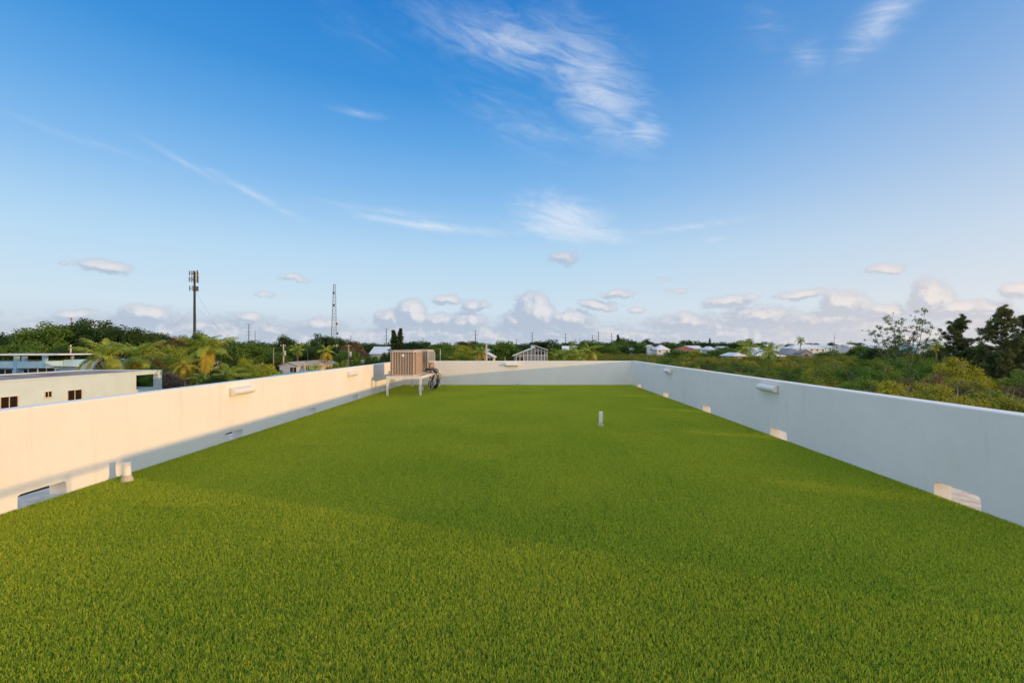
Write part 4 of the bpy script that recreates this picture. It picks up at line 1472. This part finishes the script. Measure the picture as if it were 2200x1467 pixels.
slab(1101, 763, 1150, 744.2, 2.6, -.3, D_ + .3, PALEB, 'roof')
slab(1149.0, 741.8, 1178, 751.6, 1.1, -.2, D_ + .3, WHITEP, 'roof')
MB().box(sx(1141.5), sx(1149), .2, D_, sz(748), sz(741.6)).build('clerestory', PALEB, t)
for pa in (1109, 1117, 1125, 1133, 1141, 1149.6, 1156, 1163, 1170, 1175.6):
    yt = 763 - (pa - 1103) * .385 + 3 if pa < 1149 else 744 + (pa - 1149) * .33
    MB().box(sx(pa) - .07, sx(pa) + .07, .36, .499, 0, sz(yt)).build('post', WHITEP, t)
MB().box(sx(1105), sx(1176), .30, .359, sz(764.2), sz(763.2)).build('rail', WHITEP, t)
for (pa, pb, ya, yb) in ((1110, 1116, 768, 776), (1118, 1124, 768, 776), (1151, 1155.4, 755, 762), (1157.4, 1162, 755, 762), (1164.4, 1169, 756, 762)):
    MB().box(sx(pa), sx(pb), .44, .495, sz(yb), sz(ya)).build('pane', GLASS, t)

# --- houses across the mangroves
house('white_roofed_house', 'white metal roof showing over yellow green palms behind the end parapet', 1209, 1243, 752.5, 743, 185, 'gx', 10, WHITEP, WHITER, [(1216, 1220, 754, 758, 1)], .4)
WHITES = [
    (1352, 1374, 750.5, 744.5, 232, 'gx', WHITEP, WHITER, 'low white roofed house at the end of the white row nearest the slender conifer'),
    (1371, 1394, 749.5, 744, 226, 'gx', WHITEP, BLUEWH, 'bluish roofed house between two white houses over the mangroves'),
    (1389, 1409, 746.5, 740.5, 222, 'gy', WHITEP, WHITER, 'white gable fronted house amid the white row over the mangroves'),
    (1410, 1441, 751, 740.8, 215, 'hip', WHITEP, WHITER, 'broad white hipped roof house at the end of the white row near the red roof'),
    (1458, 1500, 751, 743, 218, 'hip', PINKW, REDR, 'house with red hipped roof beyond the mangroves'),
    (1479, 1510, 748.5, 742.5, 226, 'gx', WHITEP, WHITER, 'white roofed house touching the red roof'),
    (1520, 1541, 751, 744, 225, 'hip', WHITEP, WHITER, 'white hipped roof house between the red roof and the dark palms'),
    (1548, 1572, 750, 744, 220, 'gx', WHITEP, BLUEWH, 'bluish white gabled roof house behind the dark coconut palms'),
    (1577, 1606, 764.5, 757, 135, 'hip', CREAMW, WHITER, 'low white roof poking out of the mangroves under the dark palm'),
    (1612, 1645, 757, 746.5, 172, 'gx', WHITEP, BLUEWH, 'bluish white sloping roof behind the orange house'),
    (1649, 1690, 743.5, 740.2, 235, 'gx', PALEB, WHITER, 'light blue boxy two storey house beyond the orange house'),
    (1702, 1775, 748.5, 739.5, 205, 'hip', WHITEP, WHITER, 'long white hipped roof house behind the lone tall palm'),
    (1757, 1790, 745.5, 740.5, 235, 'gx', PALEB, BLUEWH, 'pale house with bluish roof next to the long white roof'),
    (1790, 1822, 743, 739.8, 250, 'flat', WHITEP, WHITER, 'white flat roofed two storey house with blue windows'),
    (1823, 1846, 744, 740, 245, 'gx', WHITEP, WHITER, 'white gabled house beside the white flat roofed one'),
    (1868, 1910, 747, 741, 205, 'gx', PALEB, BLUEWH, 'pale blue house glimpsed through the wispy tree'),
    (1968, 2006, 746, 740.5, 205, 'gx', PALEB, BLUEWH, 'pale blue house between the wispy tree and the ragged palm'),
    (2082, 2112, 757, 752, 170, 'hip', WHITEP, BLUEWH, 'pale roof glimpsed between the tall dark pines'),
    (2152, 2192, 757, 752, 165, 'hip', WHITEP, BLUEWH, 'pale roof glimpsed beside the pine at the edge of the view')]
for (a, b, ye, yp, Y, rk, wm, rm, lb) in WHITES:
    wn = []
    n_ = max(1, int((b - a) / 11))
    for k in range(n_):
        u = a + (b - a) * (k + .5) / n_
        wn.append((u - 1.6, u + 1.6, ye + 2.0, ye + 5.5, 1))
    house('white_house' if wm is WHITEP else 'coloured_house', lb, a, b, ye, yp, Y, rk, 10, wm, rm, wn, .4, group=None)
house('orange_house', 'orange walled house with pale hipped roof rising from the mangroves', 1621, 1690, 764.5, 751.5, 145, 'hip', 12, ORANGEW, WHITER, [(1648, 1656, 766, 771.5, 2), (1672, 1676, 766, 771, 1)], .5)
house('grey_roofed_house', 'house with wide dark grey hipped roof and pinkish walls', 1683, 1758, 763, 749.5, 160, 'hip', 13, PINKW, GREYR, [(1700, 1708, 765, 770, 2)], .5)
house('porch_house', 'small pinkish gabled porch in front of the wide grey roof', 1720, 1747, 758.5, 751.5, 157, 'gy', 4, PINKW, GREYR, [(1730, 1737, 761, 767, 1)], .3)


# ------------------------------------------------------------------ poles and towers
def pole(label, px, top, Y, arms=1, r=.14, m_=WOODP, transformer=False, arm_w=2.4, tilt=0.0, group=None, arm_px=None, one_side=False):
    c = P(px, top, Y)
    h = c.z - GZ
    t = thing('utility_pole', label, 'utility pole', (c.x, c.y, GZ), random.uniform(-.25, .25), group)
    t.rotation_euler[1] = tilt
    MB().tube([(0, 0, -.3), (0, 0, h)], [r * 1.3, r * .8], 8).build('pole', m_, t)
    for k in range(arms):
        z = h - .35 - k * 2.6
        x0, x1 = (-arm_w / 2, arm_w / 2) if not one_side else (0, arm_w / 2)
        ca = MB().box(x0, x1, -.07 - r, .07 - r, z - .07, z + .07).build('crossarm', m_, t)
        for s in ((-.46, 0, .46) if not one_side else (.46,)):
            MB().tube([(s * arm_w, -r, z + .071), (s * arm_w, -r, z + .32)], [.06, .04], 6).build('insulator', CONCP, ca)
    if transformer:
        MB().tube([(.42, -.1, h - 2.9), (.42, -.1, h - 2.85), (.42, -.1, h - 1.75), (.42, -.1, h - 1.65)], [.26, .32, .32, .2], 12).build('transformer', ANTW, t)
        MB().box(.1, .35, -.14, -.06, h - 2.3, h - 2.2).build('bracket', STEELP, t)
    return t


pole('weathered pole with grey transformer beside the light blue house', 152, 741, 88, 0, .16, CONCP, True)
pole('thin weathered pole top rising from the dark trees behind the light blue house', 153.5, 682, 118, 1, .16, WOODP, False, .9)
pole('white T shaped pole with small transformer before the round dark tree', 609, 739.5, 116, 1, .17, CONCP, True, 1.5)
pole('short plain pole between the T shaped pole and the box building', 587.5, 747, 110, 0, .12, WOODP)
pole('white T shaped pole close to the transformer pole by the ranch house', 723, 740, 150, 1, .26, CONCP, False, 1.8)
pole('weathered pole with large transformer behind the low pale roofed house', 749, 741, 112, 1, .17, WOODP, True, .7)
pole('slim dark pole in front of the trees over the ranch house', 661, 752, 112, 0, .09, STEELP)
pole('thick concrete pole beside the small tan gabled house', 1045, 739, 96, 0, .20, CONCP)
pole('thin concrete pole among trees near the condenser units', 946, 750, 112, 0, .12, CONCP)
pole('short concrete post in front of the dense round tree', 1085, 766, 98, 0, .12, CONCP)
TL = [(534.5, 696, 330, 4), (548, 711, 430, 3), (830, 705, 330, 5), (754, 721, 420, 3), (1021.5, 710, 320, 5), (1143.5, 714, 360, 4), (1144.5, 735, 230, 1), (1215, 717, 360, 4),
      (1273, 719, 400, 3), (1286, 713, 370, 4), (1314, 716, 390, 3), (1181, 728, 480, 2), (1236, 728, 500, 2), (1246, 728, 500, 2), (1110, 728, 480, 2), (909, 727, 460, 2)]
for (px, top, Y, n_) in TL:
    pole('slim power line pole with %s above the far trees' % {1: 'one side arm', 2: 'two short side arms', 3: 'three side arms', 4: 'four side arms', 5: 'five side arms'}[n_], px, top, Y, n_, .26, STEELP, False, 3.6, group='power line poles with %d arms on the skyline' % n_)

# cell tower
Yt = 215.0
c = P(417, 581, Yt)
ht = c.z - GZ
t = thing('cell_tower', 'tall dark monopole cell tower with three tiers of antennas', 'tower', (P(418, 735, Yt).x, Yt, GZ))
MB().tube([(0, 0, 0), (0, 0, ht - .5)], [.62, .42], 12).build('mast', TOWERD, t)
rg = random.Random(2)
for (py, wpx, n_, ph) in ((587, 20, 12, 2.2), (600, 21, 12, 2.9), (619.5, 20, 9, 2.5)):
    z = P(417, py, Yt).z - GZ
    rd = wpx / 2 * Yt / FPX
    mb = MB()
    cs = [(math.cos(a) * rd, math.sin(a) * rd) for a in (R(-30), R(90), R(210))]
    for i in range(3):
        for dz in (-.35, .35):
            mb.tube([(*cs[i], z + dz), (*cs[(i + 1) % 3], z + dz)], .07, 5)
        mb.tube([(0, 0, z - .3), (cs[i][0], cs[i][1], z - .3)], .09, 5)
    mb.build('antenna_frame', GALV, t)
    for k in range(n_):
        i, u = k % 3, (k // 3 + .5) / (n_ / 3)
        a, b = cs[i], cs[(i + 1) % 3]
        x, y = a[0] + (b[0] - a[0]) * u, a[1] + (b[1] - a[1]) * u
        an = math.atan2(y, x)
        M_ = Matrix.Translation((x, y, z + rg.uniform(-.2, .2))) @ Matrix.Rotation(an, 4, 'Z')
        MB().box(.08, .30, -.20, .20, -ph / 2, ph / 2 * rg.uniform(.5, 1), M_).build('antenna_panel', ANTW if k % 2 else TOWERD, t)
for (zz, dx_, dy_) in ((.80, 26, -10), (.62, 20, 14), (.80, -14, 22), (.62, -16, -12)):
    MB().tube([(0, 0, ht * zz), (dx_, dy_, 2)], .035, 4, False).build('guy_wire', GALV, t)

# lattice tower
Yt = 380.0
b_l, b_r, t_l, t_r = P(712.5, 735, Yt), P(727, 735, Yt), P(717, 611, Yt), P(722, 611, Yt)
cx = (b_l.x + b_r.x) / 2
t = thing('lattice_tower', 'slim grey lattice radio tower with small round dishes', 'tower', (cx, Yt, GZ))
ht = t_l.z - GZ
wb, wt_ = (b_r.x - b_l.x) / 2 * 1.12, (t_r.x - t_l.x) / 2
tx = (t_l.x + t_r.x) / 2 - cx
corner = lambda i, u: Vector((tx * u + (wb + (wt_ - wb) * u) * math.cos(R(200 + 120 * i)) * 1.1, (wb + (wt_ - wb) * u) * math.sin(R(200 + 120 * i)), ht * u))
for i in range(3):
    MB().tube([corner(i, 0), corner(i, 1)], [.30 if i == 0 else .2, .2 if i == 0 else .14], 6).build('tower_leg', STEELP if i == 0 else GALV, t)
mb = MB()
NS = 22
for k in range(NS):
    u0, u1 = k / NS, (k + 1) / NS
    for i in range(3):
        j = (i + 1) % 3
        mb.tube([corner(i, u0), corner(j, u1)], .07, 4, False)
        mb.tube([corner(j, u0), corner(i, u1)], .07, 4, False)
        mb.tube([corner(i, u1), corner(j, u1)], .08, 4, False)
mb.build('bracing', GALV, t)
for (px, py) in ((719.5, 630), (720, 656.5), (726, 696), (727.5, 716.5)):
    c = P(px, py, Yt)
    MB().tube([(c.x - cx, -2.6, c.z - GZ), (c.x - cx, -2.3, c.z - GZ), (c.x - cx, -1.4, c.z - GZ)], [.95, .9, .2], 14).build('dish', DISHM, t)
for s in (-1, 1):
    MB().tube([(tx + s * wt_, 0, ht), (tx + s * wt_, 0, ht + 3)], .06, 4).build('whip_antenna', GALV, t)
